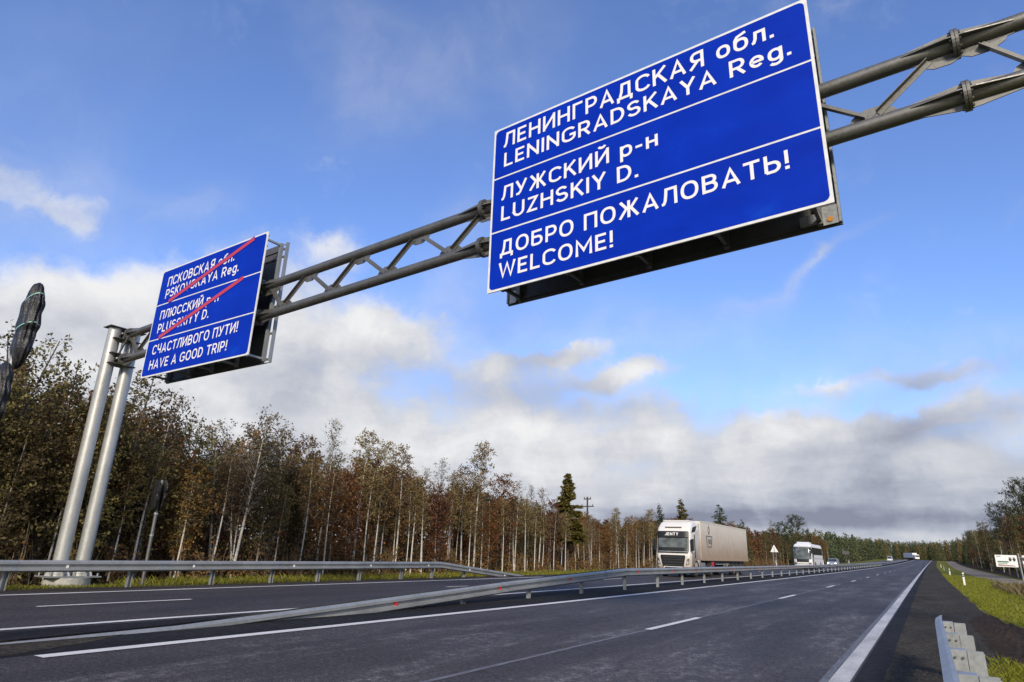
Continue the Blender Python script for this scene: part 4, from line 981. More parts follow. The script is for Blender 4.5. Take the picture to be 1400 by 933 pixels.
        mb = MB(); mb.box(min(s * .8, s * 1.19), max(s * .8, s * 1.19), 5.75, 6.35, 0.5, 1.08); mb.build('tool_box', M['red_paint'], T, bevel=0.02)
        mb = MB(); mb.box(min(s * .6, s * 1.2), max(s * .6, s * 1.2), 16.0, 16.04, 0.3, 0.95); mb.build('mudguard', M['rubber'], T)
    mb = MB(); mb.box(-1.27, 1.27, 2.75, 17.9, 1.18, 3.93); tr = mb.build('trailer_box', M['trailer'], T, bevel=0.04)
    mb = MB()
    for x in (-1.275, 1.275): mb.box(x - 0.012, x + 0.012, 2.73, 17.92, 1.14, 1.26); mb.box(x - 0.012, x + 0.012, 2.73, 2.85, 1.27, 3.9); mb.box(x - 0.012, x + 0.012, 2.73, 17.92, 3.86, 3.95)
    mb.build('edge_rail', M['trailer'], tr, bevel=0.005)
    mb = MB(); mb.box(-0.8, 0.8, 2.45, 2.74, 2.5, 3.7); mb.build('cooling_unit', M['black'], tr, bevel=0.03)
    M['logo'] = plain('grey_print', (0.20, 0.19, 0.18), 0.6)
    mb = MB(); X = 1.2865; fn = lambda u, v, d=0: (X, u, v)
    def fr(o): mb.add([fn(u, v) for u, v in o], [tuple(range(len(o)))])
    sh = [(4.1, 2.95), (5.9, 2.95), (5.6, 2.10), (4.4, 2.10)]; si = [(4.3, 2.86), (5.7, 2.86), (5.46, 2.19), (4.54, 2.19)]
    for k in range(4): j = (k + 1) % 4; fr([sh[k], sh[j], si[j], si[k]])
    for q in range(4): fr([(4.72 + .22 * q, 2.35), (4.86 + .22 * q, 2.35), (4.86 + .22 * q, 2.72), (4.72 + .22 * q, 2.72)])
    ring = [(5.0 + .28 * math.cos(2 * PI * k / 16), 3.38 + .26 * math.sin(2 * PI * k / 16)) for k in range(16)]; ri = [(5.0 + .17 * math.cos(2 * PI * k / 16), 3.38 + .15 * math.sin(2 * PI * k / 16)) for k in range(16)]
    for k in range(16): j = (k + 1) % 16; fr([ring[k], ring[j], ri[j], ri[k]])
    fr([(4.94, 3.62), (5.06, 3.62), (5.0, 3.88)]); fr([(4.8, 3.05), (5.2, 3.05), (5.1, 3.14), (4.9, 3.14)])
    mb.build('shield_emblem', M['logo'], tr, fixn=False)
    return T
lorry()

def coach():
    T = thing('coach', 'white touring coach with big dark windscreen following the lorry', 'coach', W(-15.3, 105.0, 0))
    mb = MB(); secs = []
    prof = [(0.30, 0.25, 1.2), (0.55, 0.05, 1.26), (1.1, 0.0, 1.275), (1.6, 0.06, 1.275), (2.6, 0.22, 1.275), (3.15, 0.42, 1.25), (3.42, 0.75, 1.16), (3.55, 1.15, 1.0)]
    for z, fy, hw in prof:
        ry = 12.0 - (0.15 if z > 3 else 0) - max(0, z - 3.3) * .8
        secs.append([(-hw, fy + .5, z), (-hw + .1, fy + .2, z), (-hw + .35, fy + .05, z), (0, fy, z), (hw - .35, fy + .05, z), (hw - .1, fy + .2, z), (hw, fy + .5, z), (hw, ry - .2, z), (hw - .2, ry, z), (-hw + .2, ry, z), (-hw, ry - .2, z)])
    loft(mb, secs, smooth=False); mb.build('body', M['coach'], T, bevel=0.04)
    mb = MB(); mb.prism([(1.2, 3.50), (4.2, 3.50), (3.9, 3.78), (1.8, 3.80)], lambda u, v, d: (d, u, v), -0.85, 0.85); mb.build('roof_unit', M['coach'], T, bevel=0.08)
    def fy(z):
        for (a, ya, _), (b, yb, _) in zip(prof[:-1], prof[1:]):
            if z <= b: return ya + (yb - ya) * (z - a) / (b - a)
        return 1.0
    def fpl(name, x0, x1, z0, z1, d, mat, par, gx=10, gz=5):
        mb = MB(); vs = []
        for j in range(gz + 1):
            for i in range(gx + 1):
                u, v = x0 + (x1 - x0) * i / gx, z0 + (z1 - z0) * j / gz; a = abs(u)
                k = max(0, (a - 0.9)) ; yy = fy(v) - d + 0.05 * min(1, a / .9) + k * 0.62 + (max(0, a - 1.15) * 1.5)
                vs.append((u, yy, v))
        mb.add(vs, [(j * (gx + 1) + i, j * (gx + 1) + i + 1, (j + 1) * (gx + 1) + i + 1, (j + 1) * (gx + 1) + i) for j in range(gz) for i in range(gx)], 0, True); return mb.build(name, mat, par, fixn=False)
    fpl('windscreen_surround', -1.27, 1.27, 1.0, 3.22, 0.03, M['black'], T)
    fpl('windscreen', -1.16, 1.16, 1.42, 3.10, 0.045, M['screen'], T)
    fpl('bumper_line', -1.1, 1.1, 0.74, 0.79, 0.04, M['sign_back'], T, 8, 1)
    mb = MB(); mb.box(-0.26, 0.26, -0.06, -0.03, 0.46, 0.57); mb.build('number_plate', M['white'], T)
    for s in (-1, 1):
        fpl('headlight', min(s * .78, s * 1.12), max(s * .78, s * 1.12), 0.74, 0.92, 0.05, M['sign_back'], T, 3, 1)
        mb = MB(); mb.box(s * 1.32 - .1, s * 1.32 + .1, -0.25, -0.1, 2.2, 2.85); mb.tube([(s * 1.3, -.15, 2.8), (s * 1.15, 0.3, 3.1)], 0.04, 6); mb.build('mirror', M['black'], T, bevel=0.03)
        x = s * 1.277
        mb = MB(); mb.prism([(0.62, 1.5), (1.5, 1.55), (2.0, 2.05), (11.4, 2.05), (11.4, 3.02), (0.85, 3.05)], lambda u, v, d: (x + d * s, u, v), 0.0, 0.012); mb.build('side_windows', M['glass'], T)
        mb = MB(); mb.prism([(0.62, 0.62), (1.35, 0.62), (1.5, 1.49), (0.66, 1.45)], lambda u, v, d: (x + d * s, u, v), 0.0, 0.012); mb.build('door', M['glass'], T)
        mb = MB(); mb.prism([(2.0, 1.50), (11.6, 1.50), (11.6, 1.54), (2.0, 1.54)], lambda u, v, d: (x + d * s, u, v), 0.0, 0.01); mb.prism([(2.0, .55), (2.04, .55), (2.04, 1.49), (2.0, 1.49)], lambda u, v, d: (x + d * s, u, v), 0.0, 0.01); mb.build('trim_line', M['sign_back'], T)
        for y in (2.9, 8.6): wheel(T, s * 1.10, y, 0.5, 0.36)
        for y in (2.9, 8.6):
            mb = MB(); mb.prism([(y + 0.6 * math.cos(a), 0.5 + 0.6 * math.sin(a)) for a in [PI * k / 10 for k in range(11)]], lambda u, v, d: (x + d * s, u, v), 0.0, 0.008); mb.build('wheel_arch', M['black'], T)
coach()

def car(name, label, cat, x, y, paint, lit, L=4.6, wd=0.92, ht=1.5, van=False, rotz=0.0):
    T = thing(name, label, cat, W(x, y, 0), rotz)
    prof = [(0.0, 0.35), (0.02, 0.70), (0.9, 0.95), (1.5, 1.02), (2.2, ht - .04), (3.0, ht), (3.9, ht - .05), (4.4, 1.05), (L, 0.95), (L, 0.35)] if not van else [(0, .4), (0.02, .9), (0.7, 1.15), (1.5, ht - .1), (2.2, ht), (L, ht), (L, .4)]
    mb = MB(); n = len(prof)
    rows = []
    for x_ in (-wd, -wd + .06, wd - .06, wd):
        k = 0.97 if abs(x_) == wd else 1.0
        rows.append([((x_ * (1 - (0.16 if z > 1.05 else 0) * min(1, max(0, (z - 1.05) / .4)))), y_, z * k if z > .5 else z) for y_, z in prof])
    loft(mb, rows, smooth=False); mb.build('body', paint, T, bevel=0.05)
    w0 = (1.52, 1.05, 2.16, ht - .08) if not van else (0.74, 1.2, 1.48, ht - .14)
    mb = MB(); k = wd * .86
    mb.add([(-k, w0[0] - .03, w0[1]), (k, w0[0] - .03, w0[1]), (k * .9, w0[2] - .03, w0[3]), (-k * .9, w0[2] - .03, w0[3])], [(0, 1, 2, 3)]); mb.build('windscreen', M['glass'], T)
    for s in (-1, 1):
        mb = MB(); mb.box(s * wd * .72 - .16, s * wd * .72 + .16, -0.03, 0.05, 0.60, 0.76); mb.build('headlight', M['lamp'] if lit else M['lamp_off'], T, bevel=0.02)
        mb = MB(); a = wd * .985; b = wd * .86; mb.add([(s * a, 1.75 if not van else 1.2, 1.06), (s * a, 3.9 if not van else 2.2, 1.06), (s * b, 3.6 if not van else 2.2, ht - .12), (s * b, 2.25 if not van else 1.6, ht - .12)], [(0, 1, 2, 3)]); mb.build('side_window', M['glass'], T)
        for y_ in (0.85, L - .95): wheel(T, s * (wd - .1), y_, 0.33, 0.22)
        mb = MB(); mb.box(s * (wd + .1) - .08, s * (wd + .1) + .08, 1.55, 1.68, 0.98, 1.12); mb.build('mirror', M['black'], T, bevel=0.02)
    mb = MB(); mb.box(-0.5, 0.5, -0.04, -0.01, 0.40, 0.56); mb.build('grille', M['black'], T); 
    mb = MB(); mb.box(-0.26, 0.26, -0.06, -0.045, 0.43, 0.54); mb.build('number_plate', M['white'], T)
car('car', 'silver car with its headlights on, following behind the coach', 'car', -16.4, 148, M['silver_car'], True, ht=1.58)
car('delivery_van', 'small distant white van on the far carriageway where the road fades out', 'van', -16.0, 345, M['white_car'], False, L=5.6, wd=1.0, ht=2.3, van=True)
def far_lorry():
    T = thing('box_lorry', 'tiny white lorry at the far end of the road in front of the trees', 'lorry', W(-8.0, 455, 0), 0.5)
    mb = MB(); mb.box(-1.25, 1.25, 2.4, 12.5, 1.2, 3.9); mb.build('box_body', M['white_car'], T, bevel=0.05)
    mb = MB(); mb.box(-1.2, 1.2, 0, 2.1, 0.6, 3.0); mb.build('cab', M['white_car'], T, bevel=0.15)
    mb = MB(); mb.box(-1.05, 1.05, -0.03, -0.005, 1.7, 2.6); mb.build('windscreen', M['glass'], T)
    mb = MB(); mb.box(-0.5, 0.5, 2.0, 12.2, 0.7, 1.19); mb.build('chassis', M['black'], T)
    for s in (-1, 1):
        for y in (1.2, 8.6, 10.4): wheel(T, s * 1.05, y, .5, .3)
far_lorry()

#==TREES==
# ------------------------------------------------------------------ trees
def rvec(r):
    while True:
        v = Vector((r.uniform(-1, 1), r.uniform(-1, 1), r.uniform(-1, 1)))
        if 0.05 < v.length < 1: return v.normalized()
def leaf(mb, p, r, L, wd, mi=0, hang=0.0):
    d = rvec(r); d.z -= hang; d.normalize(); s = d.cross(rvec(r)).normalized() * wd * .5; e = p + d * L
    m = p + d * (L * .5)
    mb.add([p, m + s, e, m - s], [(0, 1, 2, 3)], mi)
def twig(mb, pts, r0, r1, mi, n=3):
    k = len(pts); mb.tube(pts, [r0 + (r1 - r0) * i / (k - 1) for i in range(k)], n, False, mi, True)

def tree_proto(seed, H, trunk_r, start, width, nb, leaves, lsize, bark, leafm, rise=0.9, droop=0.3, stems=1, top_bias=1.0, forked=False, lw=0.62, shape=None, hang=0.3, twiggy=1.0):
    """returns (trunk mesh, crown mesh); the crown is many small leaf faces on real twigs"""
    r = random.Random(seed); T_ = MB(); Cw = MB(); tips = []
    for st in range(stems):
        a0 = r.uniform(0, 6.28); lean = 0.0 if stems == 1 else r.uniform(0.08, 0.22); h = H * (1 if st == 0 else r.uniform(.7, .95))
        px = py = 0.0; path = []
        wx, wy = r.uniform(-.5, .5), r.uniform(-.5, .5)
        for i in range(9):
            t = i / 8; path.append(Vector((math.cos(a0) * lean * h * t + 0.02 * H * math.sin(3.1 * t + wx * 6) * t + wx * .25 * t * t, math.sin(a0) * lean * h * t + 0.02 * H * math.sin(2.7 * t + wy * 6) * t + wy * .25 * t * t, h * t)))
        rr_ = trunk_r * (1 if st == 0 else .75)
        T_.tube(path, [rr_ * (1 - .88 * (i / 8) ** .9) + .006 for i in range(9)], 6, False)
        def at(t):
            f = t * 8; i = min(7, int(f)); return path[i].lerp(path[i + 1], f - i)
        for b in range(nb // stems):
            t = start + (0.985 - start) * ((b + r.random()) / (nb // stems)) ** top_bias
            az = b * 2.4 + r.uniform(-.5, .5) + a0
            s = (t - start) / (1 - start)
            rad_ = width * (shape(s) if shape else (0.45 + 0.9 * s) * (1 - s) ** 0.42 * 1.2) * r.uniform(.65, 1.15)
            rad_ = max(rad_, 0.12)
            p0 = at(t); el = rise * r.uniform(.6, 1.2); d = Vector((math.cos(az) * math.cos(el), math.sin(az) * math.cos(el), math.sin(el)))
            pts = [p0]
            for k in range(1, 5):
                q = k / 4; pts.append(p0 + d * rad_ * q + Vector((0, 0, -droop * rad_ * q * q)) + rvec(r) * .04 * rad_)
            br = max(.004, trunk_r * .32 * (1 - .8 * t))
            (T_ if br > .011 else Cw).tube(pts, [br, br * .8, br * .6, br * .4, br * .2], 3, False, 0 if br > .011 else 1, True)
            tips.append((pts, rad_))
            for k in range(int(2 + rad_ * 3 * twiggy)):
                q = r.uniform(.25, 1); f = q * 4; i = min(3, int(f)); bp = pts[i].lerp(pts[i + 1], f - i)
                dd = (d * .6 + rvec(r) * .9 + Vector((0, 0, .25 - droop))).normalized(); l = rad_ * r.uniform(.2, .5)
                tp = [bp, bp + dd * l * .5 + Vector((0, 0, -.1 * droop * l)), bp + dd * l + Vector((0, 0, -.45 * droop * l))]
                twig(Cw, tp, .006, .0025, 1); tips.append((tp, l))
    tot = sum(l for _, l in tips)
    for pts, l in tips:
        n = leaves * l / tot; n = int(n) + (1 if r.random() < n - int(n) else 0)
        for _ in range(n):
            q = r.uniform(.12, 1) ** .8 * (len(pts) - 1); i = min(len(pts) - 2, int(q)); p = pts[i].lerp(pts[i + 1], q - i) + rvec(r) * r.uniform(0, .16 + .08 * l)
            leaf(Cw, p, r, lsize * r.uniform(.6, 1.35), lsize * lw * r.uniform(.7, 1.2), 0, hang)
    return mesh_of('trunk', T_, [bark]), mesh_of('crown', Cw, [leafm, M['twig']])
def mesh_of(name, mb, mats):
    me = bpy.data.meshes.new(name); me.from_pydata(mb.v, [], mb.f)
    for m in mats: me.materials.append(m)
    me.polygons.foreach_set('material_index', mb.m); me.polygons.foreach_set('use_smooth', mb.sm); me.update(); return me
def spruce_proto(seed, H, R, needles, leafm, start=0.05, sparse=0.0, nw=.055):
    r = random.Random(seed); T_ = MB(); Cw = MB()
    T_.tube([(0, 0, 0), (0, 0, H * .5), (0, 0, H * .98)], [R * .075, R * .05, .012], 6, False)
    z = H * start; lay = []
    while z < H * .985:
        s = z / H; rad_ = R * (1 - s) ** .85 * r.uniform(.75, 1.1) + .06
        for k in range(int(6 + 5 * (1 - s))):
            if r.random() < sparse: continue
            a = r.uniform(0, 6.28); L_ = rad_ * r.uniform(.7, 1.1); d = Vector((math.cos(a), math.sin(a), .15)); pts = [Vector((0, 0, z)), Vector((0, 0, z)) + d * L_ * .5 - Vector((0, 0, .06 * L_)), Vector((0, 0, z)) + d * L_ - Vector((0, 0, .22 * L_ - .08 * s))]
            twig(Cw, pts, .012, .004, 1); lay.append((pts, L_))
        z += H * .026 + .06 * (1 - s)
    tot = sum(l for _, l in lay)
    for pts, l in lay:
        for _ in range(int(needles * l / tot)):
            q = r.uniform(.15, 1) * 2; i = min(1, int(q)); p = pts[i].lerp(pts[i + 1], q - i) + rvec(r) * .10
            d = (pts[2] - pts[0]).normalized(); d = (d + rvec(r) * .8).normalized(); d.z -= .2; s_ = d.cross(rvec(r)).normalized() * nw; e = p + d * r.uniform(.14, .3)
            Cw.add([p - s_, p + s_, e], [(0, 1, 2)])
    return mesh_of('trunk', T_, [M['bark']]), mesh_of('crown', Cw, [leafm, M['twig']])

P_ = {}
P_['birch'] = [tree_proto(10 + i, 8.0, .062, .50, 1.45, 54, 1700, .12, M['birch'], M['leaf_birch'], rise=1.0, droop=.55, top_bias=.9) for i in range(5)]
P_['bare_birch'] = [tree_proto(30 + i, 8.0, .055, .45, 1.2, 60, 520, .11, M['birch'], M['leaf_grey'], rise=1.15, droop=.4, twiggy=2.0) for i in range(3)]
P_['rust'] = [tree_proto(40 + i, 7.0, .05, .14, 1.7, 64, 3000, .145, M['bark_tan'], M['leaf_rust'], rise=.8, droop=.25) for i in range(5)]
P_['olive'] = [tree_proto(60 + i, 7.4, .06, .16, 1.9, 68, 3000, .145, M['bark_tan'], M['leaf_olive'], rise=.85, droop=.25) for i in range(4)]
P_['willow'] = [tree_proto(80 + i, 8.4, .11, .16, 2.5, 120, 6800, .145, M['bark'], M['leaf_olive'], rise=.75, droop=.15, stems=3, shape=lambda s: (.75 + .5 * s) * (1 - s) ** .45) for i in range(3)]
P_['grey_bush'] = [tree_proto(90 + i, 7.2, .08, .34, 1.9, 90, 3000, .13, M['birch'], M['leaf_grey'], rise=.95, droop=.15, stems=2, twiggy=1.6) for i in range(2)]
P_['gold'] = [spruce_proto(100, 9.0, 2.05, 8200, M['leaf_gold'], start=.30, nw=.085)]
P_['spruce'] = [spruce_proto(110 + i, 9.0, 2.1, 5200, M['needles']) for i in range(3)]
P_['pine'] = [tree_proto(120 + i, 10.5, .12, .45, 2.8, 56, 5200, .22, M['bark'], M['needles'], rise=.35, droop=-.1, hang=-.3, lw=.35, shape=lambda s: (.55 + .9 * s) * (1 - s) ** .45) for i in range(2)]
P_['rust_spruce'] = [spruce_proto(130, 9.0, 2.4, 5600, M['leaf_gold'], nw=.10)]
BASE_H = {'birch': 8.0, 'bare_birch': 8.0, 'rust': 7.0, 'olive': 7.4, 'willow': 8.4, 'grey_bush': 7.2, 'gold': 9.0, 'spruce': 9.0, 'pine': 10.5, 'rust_spruce': 9.0}
KIND = {'birch': 'birch_tree', 'bare_birch': 'birch_tree', 'rust': 'young_tree', 'olive': 'young_tree', 'willow': 'broad_tree', 'grey_bush': 'broad_tree', 'gold': 'larch_tree', 'spruce': 'spruce_tree', 'pine': 'pine_tree', 'rust_spruce': 'larch_tree'}
LOOK = {'birch': 'white-trunked birch with yellow-brown leaves', 'bare_birch': 'nearly bare grey birch', 'rust': 'young rust-brown tree', 'olive': 'young olive-leaved tree', 'willow': 'broad dark olive tree',
        'grey_bush': 'forked grey-leaved birch', 'gold': 'tall golden-green tree', 'spruce': 'dark pointed spruce', 'pine': 'dark ragged pine', 'rust_spruce': 'golden-brown conifer'}
proto = {}
tr_rng = random.Random(21)
def tree(kind, x, y, H, label=None, group=None, variant=None, wide=1.0):
    v = variant if variant is not None else tr_rng.randrange(len(P_[kind])); key = (kind, v)
    if key not in proto:
        root = thing(KIND[kind], '', 'tree'); tm, cm = P_[kind][v]
        for nm, me in (('trunk', tm), ('crown', cm)): o = bpy.data.objects.new(nm, me); COL.objects.link(o); o.parent = root
        proto[key] = root; o = root
    else: o = copy_tree(proto[key])
    s = H / BASE_H[kind]; o.location = W(x, y, side_z(x) - 0.05); w_ = s ** .7 * wide * tr_rng.uniform(.9, 1.15)
    o.scale = (w_, w_, s); o.rotation_euler = (tr_rng.uniform(-.035, .035), tr_rng.uniform(-.035, .035), tr_rng.uniform(0, 6.28))
    for k in ('label', 'group'):
        if k in o: del o[k]
    o['category'] = 'tree'; o['label'] = label
    if group: o['group'] = group
    return o

ENV = [(5.7, 7.43), (7.3, 7.7), (8.5, 7.76), (9.9, 7.93), (11.2, 7.68), (12.7, 6.96), (13.8, 7.27), (14.9, 6.85), (16.1, 5.75), (17.4, 5.81), (18.4, 6.38), (19.1, 6.85), (20.9, 6.45), (22.3, 6.49), (24.0, 6.38), (26.5, 6.66), (30.3, 6.34), (33.3, 6.11), (36.5, 6.24), (42.4, 5.69), (49.5, 5.25), (55.3, 4.9), (64.1, 5.16), (75.3, 5.83), (110.6, 6.79), (189.0, 7.8), (277.7, 7.6)]
def top_at(x, y, f=1.0):
    """height of the forest's ragged upper edge at a spot on the left"""
    k = abs(x) / 26.0; yy = y / k; v = ENV[-1][1]
    if yy <= ENV[0][0]: v = ENV[0][1]
    else:
        for (a, za), (b, zb) in zip(ENV[:-1], ENV[1:]):
            if a <= yy <= b: v = za + (zb - za) * (yy - a) / (b - a); break
    return 1.45 + (v * f - 1.45 * f) * k - zr(y) + 0.25

# single trees that stand out of the skyline: kind, sight line (X=-27 plane: Y, height), own depth factor, label
OUT = [
 ('willow', 9.29, 8.18, 1.02, 'broad dark olive tree at the left edge, under the black-wrapped sign'),
 ('willow', 10.45, 8.2, 1.10, 'broad dark olive tree left of the gantry legs, the highest of its clump'),
 ('willow', 11.6, 7.9, 1.0, 'broad bushy tree with dark leaves just left of the gantry legs'),
 ('willow', 12.5, 7.6, 1.12, 'bushy dark tree directly behind the gantry legs'),
 ('willow', 14.18, 7.7, 1.03, 'airy dark tree right of the gantry legs, under the smaller sign'),
 ('grey_bush', 15.3, 7.0, 1.1, 'thin grey-leaved tree under the lower right corner of the smaller sign'),
 ('olive', 16.9, 6.15, 1.0, 'olive-leaved tree at the low gap in the skyline right of the covered sign post'),
 ('grey_bush', 18.68, 6.5, 1.05, 'thin-topped tree beside the low gap of the forest skyline'),
 ('grey_bush', 19.84, 7.16, 1.0, 'forked white-limbed birch with spreading branches behind the left guardrail'),
 ('grey_bush', 21.6, 6.9, 1.1, 'spreading grey-leaved birch right of the forked white-limbed one'),
 ('birch', 23.25, 6.8, 1.06, 'birch with drooping thin leaves left of the tall bare birch'),
 ('bare_birch', 24.77, 7.95, 1.0, 'tall bare birch with a feathery grey top, under the middle of the truss'),
 ('birch', 27.38, 7.8, 1.0, 'tall birch with a leaning white trunk left of the pair of leafy birches'),
 ('birch', 29.2, 7.4, 1.08, 'left of a pair of leafy dark-topped birches'),
 ('birch', 30.91, 7.4, 1.0, 'right of a pair of leafy dark-topped birches with white lower trunk'),
 ('bare_birch', 33.39, 6.3, 1.0, 'thin grey birch in the row of bare tops left of the tall reddish birch'),
 ('bare_birch', 34.7, 7.1, 1.05, 'feathery bare birch, tallest of the grey tops left of the reddish birch'),
 ('birch', 36.2, 6.3, 1.0, 'short birch between the bare grey tops and the tall reddish birch'),
 ('birch', 37.6, 7.0, 1.03, 'birch with brown leaves touching the tall reddish birch'),
 ('birch', 39.12, 8.95, 1.0, 'tallest reddish-leaved birch with a bright white trunk, where the left rail ends'),
 ('rust', 42.84, 6.9, 1.0, 'rust-leaved tree with a pointed top right of the tallest birch'),
 ('bare_birch', 44.63, 6.6, 1.0, 'bare birch with grey twigs, first of three past the rail end'),
 ('bare_birch', 46.5, 6.5, 1.05, 'bare birch with grey twigs, second of three past the rail end'),
 ('bare_birch', 48.35, 6.5, 1.0, 'bare birch with grey twigs, third of three past the rail end'),
 ('rust', 50.4, 5.6, 1.0, 'low rust-brown tree left of the golden-green pointed tree'),
 ('gold', 53.51, 8.25, 1.0, 'tall golden-green pointed tree standing above the forest beside the utility pole'),
 ('birch', 64.5, 5.9, 1.0, 'white-trunked birch midway between the utility pole and the lorry'),
 ('birch', 74.3, 6.5, 1.0, 'paired white birch trunk just left of the lorry cab'),
 ('spruce', 78.6, 7.5, 1.0, 'small dark spruce top directly left of the lorry cab roof'),
 ('rust_spruce', 87.55, 8.8, 1.0, 'golden-brown pointed conifer rising above the lorry cab'),
 ('spruce', 107.4, 9.5, 1.0, 'wide dark spruce rising above the middle of the lorry trailer'),
 ('spruce', 121.5, 8.0, 1.0, 'dark spruce behind the rear end of the lorry trailer'),
 ('bare_birch', 148.5, 9.3, 1.0, 'pale thin birch above the white triangular sign'),
 ('pine', 157.6, 9.2, 1.0, 'dark pine left of the coach roof'),
 ('pine', 177.3, 11.9, 1.0, 'large ragged dark pine directly behind the coach'),
 ('spruce', 199.0, 10.0, 1.0, 'pointed dark spruce right of the coach roof'),
]
for kind, y, z, k, lab in OUT:
    x, yy = -27.0 * k, y * k; tree(kind, x, yy, 1.45 + (z - 1.45) * k - side_z(x) - zr(yy) + .1, lab, wide=1.45 if 'wide dark' in lab else {'gold': 1.15, 'rust_spruce': 1.25, 'pine': 1.15}.get(kind, 1.0))

def zone(y):
    return 'behind the left guardrail' if y < 33 else 'past the left rail end' if y < 62 else 'around the lorry' if y < 110 else 'beyond the coach'
n_tree = 0
def fill(x0, x1, y0, y1, n, mixf, f0, f1):
    global n_tree
    for i in range(n):
        y = y0 + (y1 - y0) * (i + tr_rng.random()) / n; x = -tr_rng.uniform(x0, x1); kind = mixf(y)
        lab = '%s in the crowd %s' % (LOOK[kind], zone(y)); tree(kind, x, y, max(3.0, top_at(x, y) * tr_rng.uniform(f0, f1)), lab, LOOK[kind] + 's ' + zone(y)); n_tree += 1
def pick(*opts):
    def f(y):
        w_ = [(k, fn(y)) for k, fn in opts]; t = tr_rng.random() * sum(b for _, b in w_)
        for k, b in w_:
            t -= b
            if t <= 0: return k
        return w_[-1][0]
    return f
near = lambda y: 1.0 if y < 16 else 0.25 if y < 24 else 0.05
fill(25.4, 27.2, 6, 32, 24, pick(('olive', lambda y: near(y) * 1.2 + .1), ('rust', lambda y: .5 if y > 15 else .2), ('birch', lambda y: 1.5 if y > 14 else .4)), .62, .92)
fill(27.5, 32, 6, 60, 44, pick(('olive', lambda y: .5 + near(y)), ('rust', lambda y: 1.3), ('birch', lambda y: .8 if y > 18 else .1), ('bare_birch', lambda y: .25)), .70, .95)
fill(25.6, 27.4, 30, 110, 58, pick(('birch', lambda y: 1.9), ('rust', lambda y: .25), ('bare_birch', lambda y: .6)), .72, 1.0)
fill(28, 33, 55, 125, 42, pick(('birch', lambda y: .7), ('rust', lambda y: 1.4), ('olive', lambda y: .35), ('spruce', lambda y: .1)), .75, 1.0)
fill(26, 31, 110, 240, 34, pick(('rust', lambda y: 1.0), ('olive', lambda y: .8), ('birch', lambda y: .6), ('pine', lambda y: .2), ('spruce', lambda y: .35)), .8, 1.02)
fill(33, 40, 10, 110, 28, pick(('rust', lambda y: 1.0), ('olive', lambda y: 1.0 if y < 40 else .4), ('birch', lambda y: .4)), .72, .95)
# the wood on the right-hand side
RIGHT = [('pine', 12.5, 118, 13.5, 'ragged dark pine at the right edge behind the information boards'), ('pine', 15.0, 132, 14.4, 'tallest pine cut by the right edge of the picture'),
         ('pine', 12.0, 150, 12.5, 'dark pine with a stepped crown above the left information board'), ('birch', 11.3, 128, 9.0, 'pale-trunked birch right behind the information boards'),
         ('birch', 13.0, 250, 11.0, 'leaning yellow-leaved birch in front of the dark wood right of the road end'),
         ('rust', 11.8, 112, 8.0, 'rust-brown tree behind the right information board')]
for kind, x, y, H, lab in RIGHT: tree(kind, x, y, H, lab)
for i in range(40):
    y = 105 + 310 * ((i + tr_rng.random()) / 44) ** 1.15; x = 11.5 + tr_rng.uniform(0, 7) ; kind = tr_rng.choice(['pine', 'spruce', 'spruce', 'olive', 'rust', 'pine', 'birch', 'olive'])
    H = tr_rng.uniform(8.0, 11) + (y - 105) * .012
    tree(kind, x, y, H, '%s in the dark wood right of the road' % LOOK[kind], LOOK[kind] + 's right of the road')

# what nobody could count: the back of the forest, the far wood, undergrowth, grass
def clump_mass(name, spots, leafs, mats, seed, size, label, cat, trunks=True):
    r = random.Random(seed); mb = MB()
    for (x, y, z0, H, R, mi) in spots:
        if trunks: mb.tube([(x, y, z0), (x, y, z0 + H * .9)], [.09, .03], 4, False, len(mats) - 1)
        for _ in range(leafs):
            t = r.random() ** 1.15; s = (1 - t) ** .6 * (.5 + .6 * t) * 1.25; a = r.uniform(0, 6.28); q = R * s * r.random() ** .5
            p = Vector((x + q * math.cos(a), y + q * math.sin(a), z0 + H * (.03 + .97 * t))); leaf(mb, p, r, size * r.uniform(.6, 1.4), size * .6, mi, .2)
    o = mb.build(name, mats, fixn=False); return set_props(o, label, cat, None, 'stuff')
r = random.Random(77); sp = []
for i in range(520):
    y = 1 + 330 * ((i + r.random()) / 520) ** 1.25; x = -r.uniform(35, 52) - max(0, y - 100) * .02; sp.append((x + xr(y), y, side_z(x) + zr(y) - .1, max(3.5, top_at(x, y) * r.uniform(.72, .92)), r.uniform(1.6, 2.4), r.choice([0, 0, 1, 1, 1])))
clump_mass('forest_background', sp, 300, [M['leaf_olive'], M['leaf_rust'], M['bark']], 5, .46, 'brown and olive mass of the forest behind the birches', 'forest')
sp = []
for i in range(620):
    u = r.random(); x = -75 + 130 * u; y = 470 + r.uniform(0, 70) + (60 * abs(u - .3))
    if -26 < x - xr(y) < 6: y = 575 + r.uniform(0, 60)
    sp.append((x, y, zr(y) - .2, r.uniform(9.5, 13.5) * (1.0 + .25 * max(0, (x - 5) / 40)), r.uniform(1.8, 2.8), r.choice([0, 0, 0, 0, 1, 1, 2])))
for i in range(420):
    y = 600 + r.uniform(0, 90); x = -95 + 170 * (i + r.random()) / 420; sp.append((x, y, zr(y) - .2, r.uniform(12, 15.5), r.uniform(2.2, 3.2), r.choice([0, 0, 0, 1])))
for i in range(160):
    y = 230 + 260 * r.random(); x = -r.uniform(27, 45); sp.append((x + xr(y), y, zr(y) - .2, r.uniform(8.5, 11.5), r.uniform(1.6, 2.5), r.choice([0, 0, 0, 0, 1, 1])))
for i in range(260):
    y = 104 + 376 * r.random(); x = r.uniform(15, 34); sp.append((x + xr(y), y, zr(y) - .4, r.uniform(8.5, 12.0), r.uniform(1.8, 2.6), r.choice([0, 0, 0, 1, 2])))
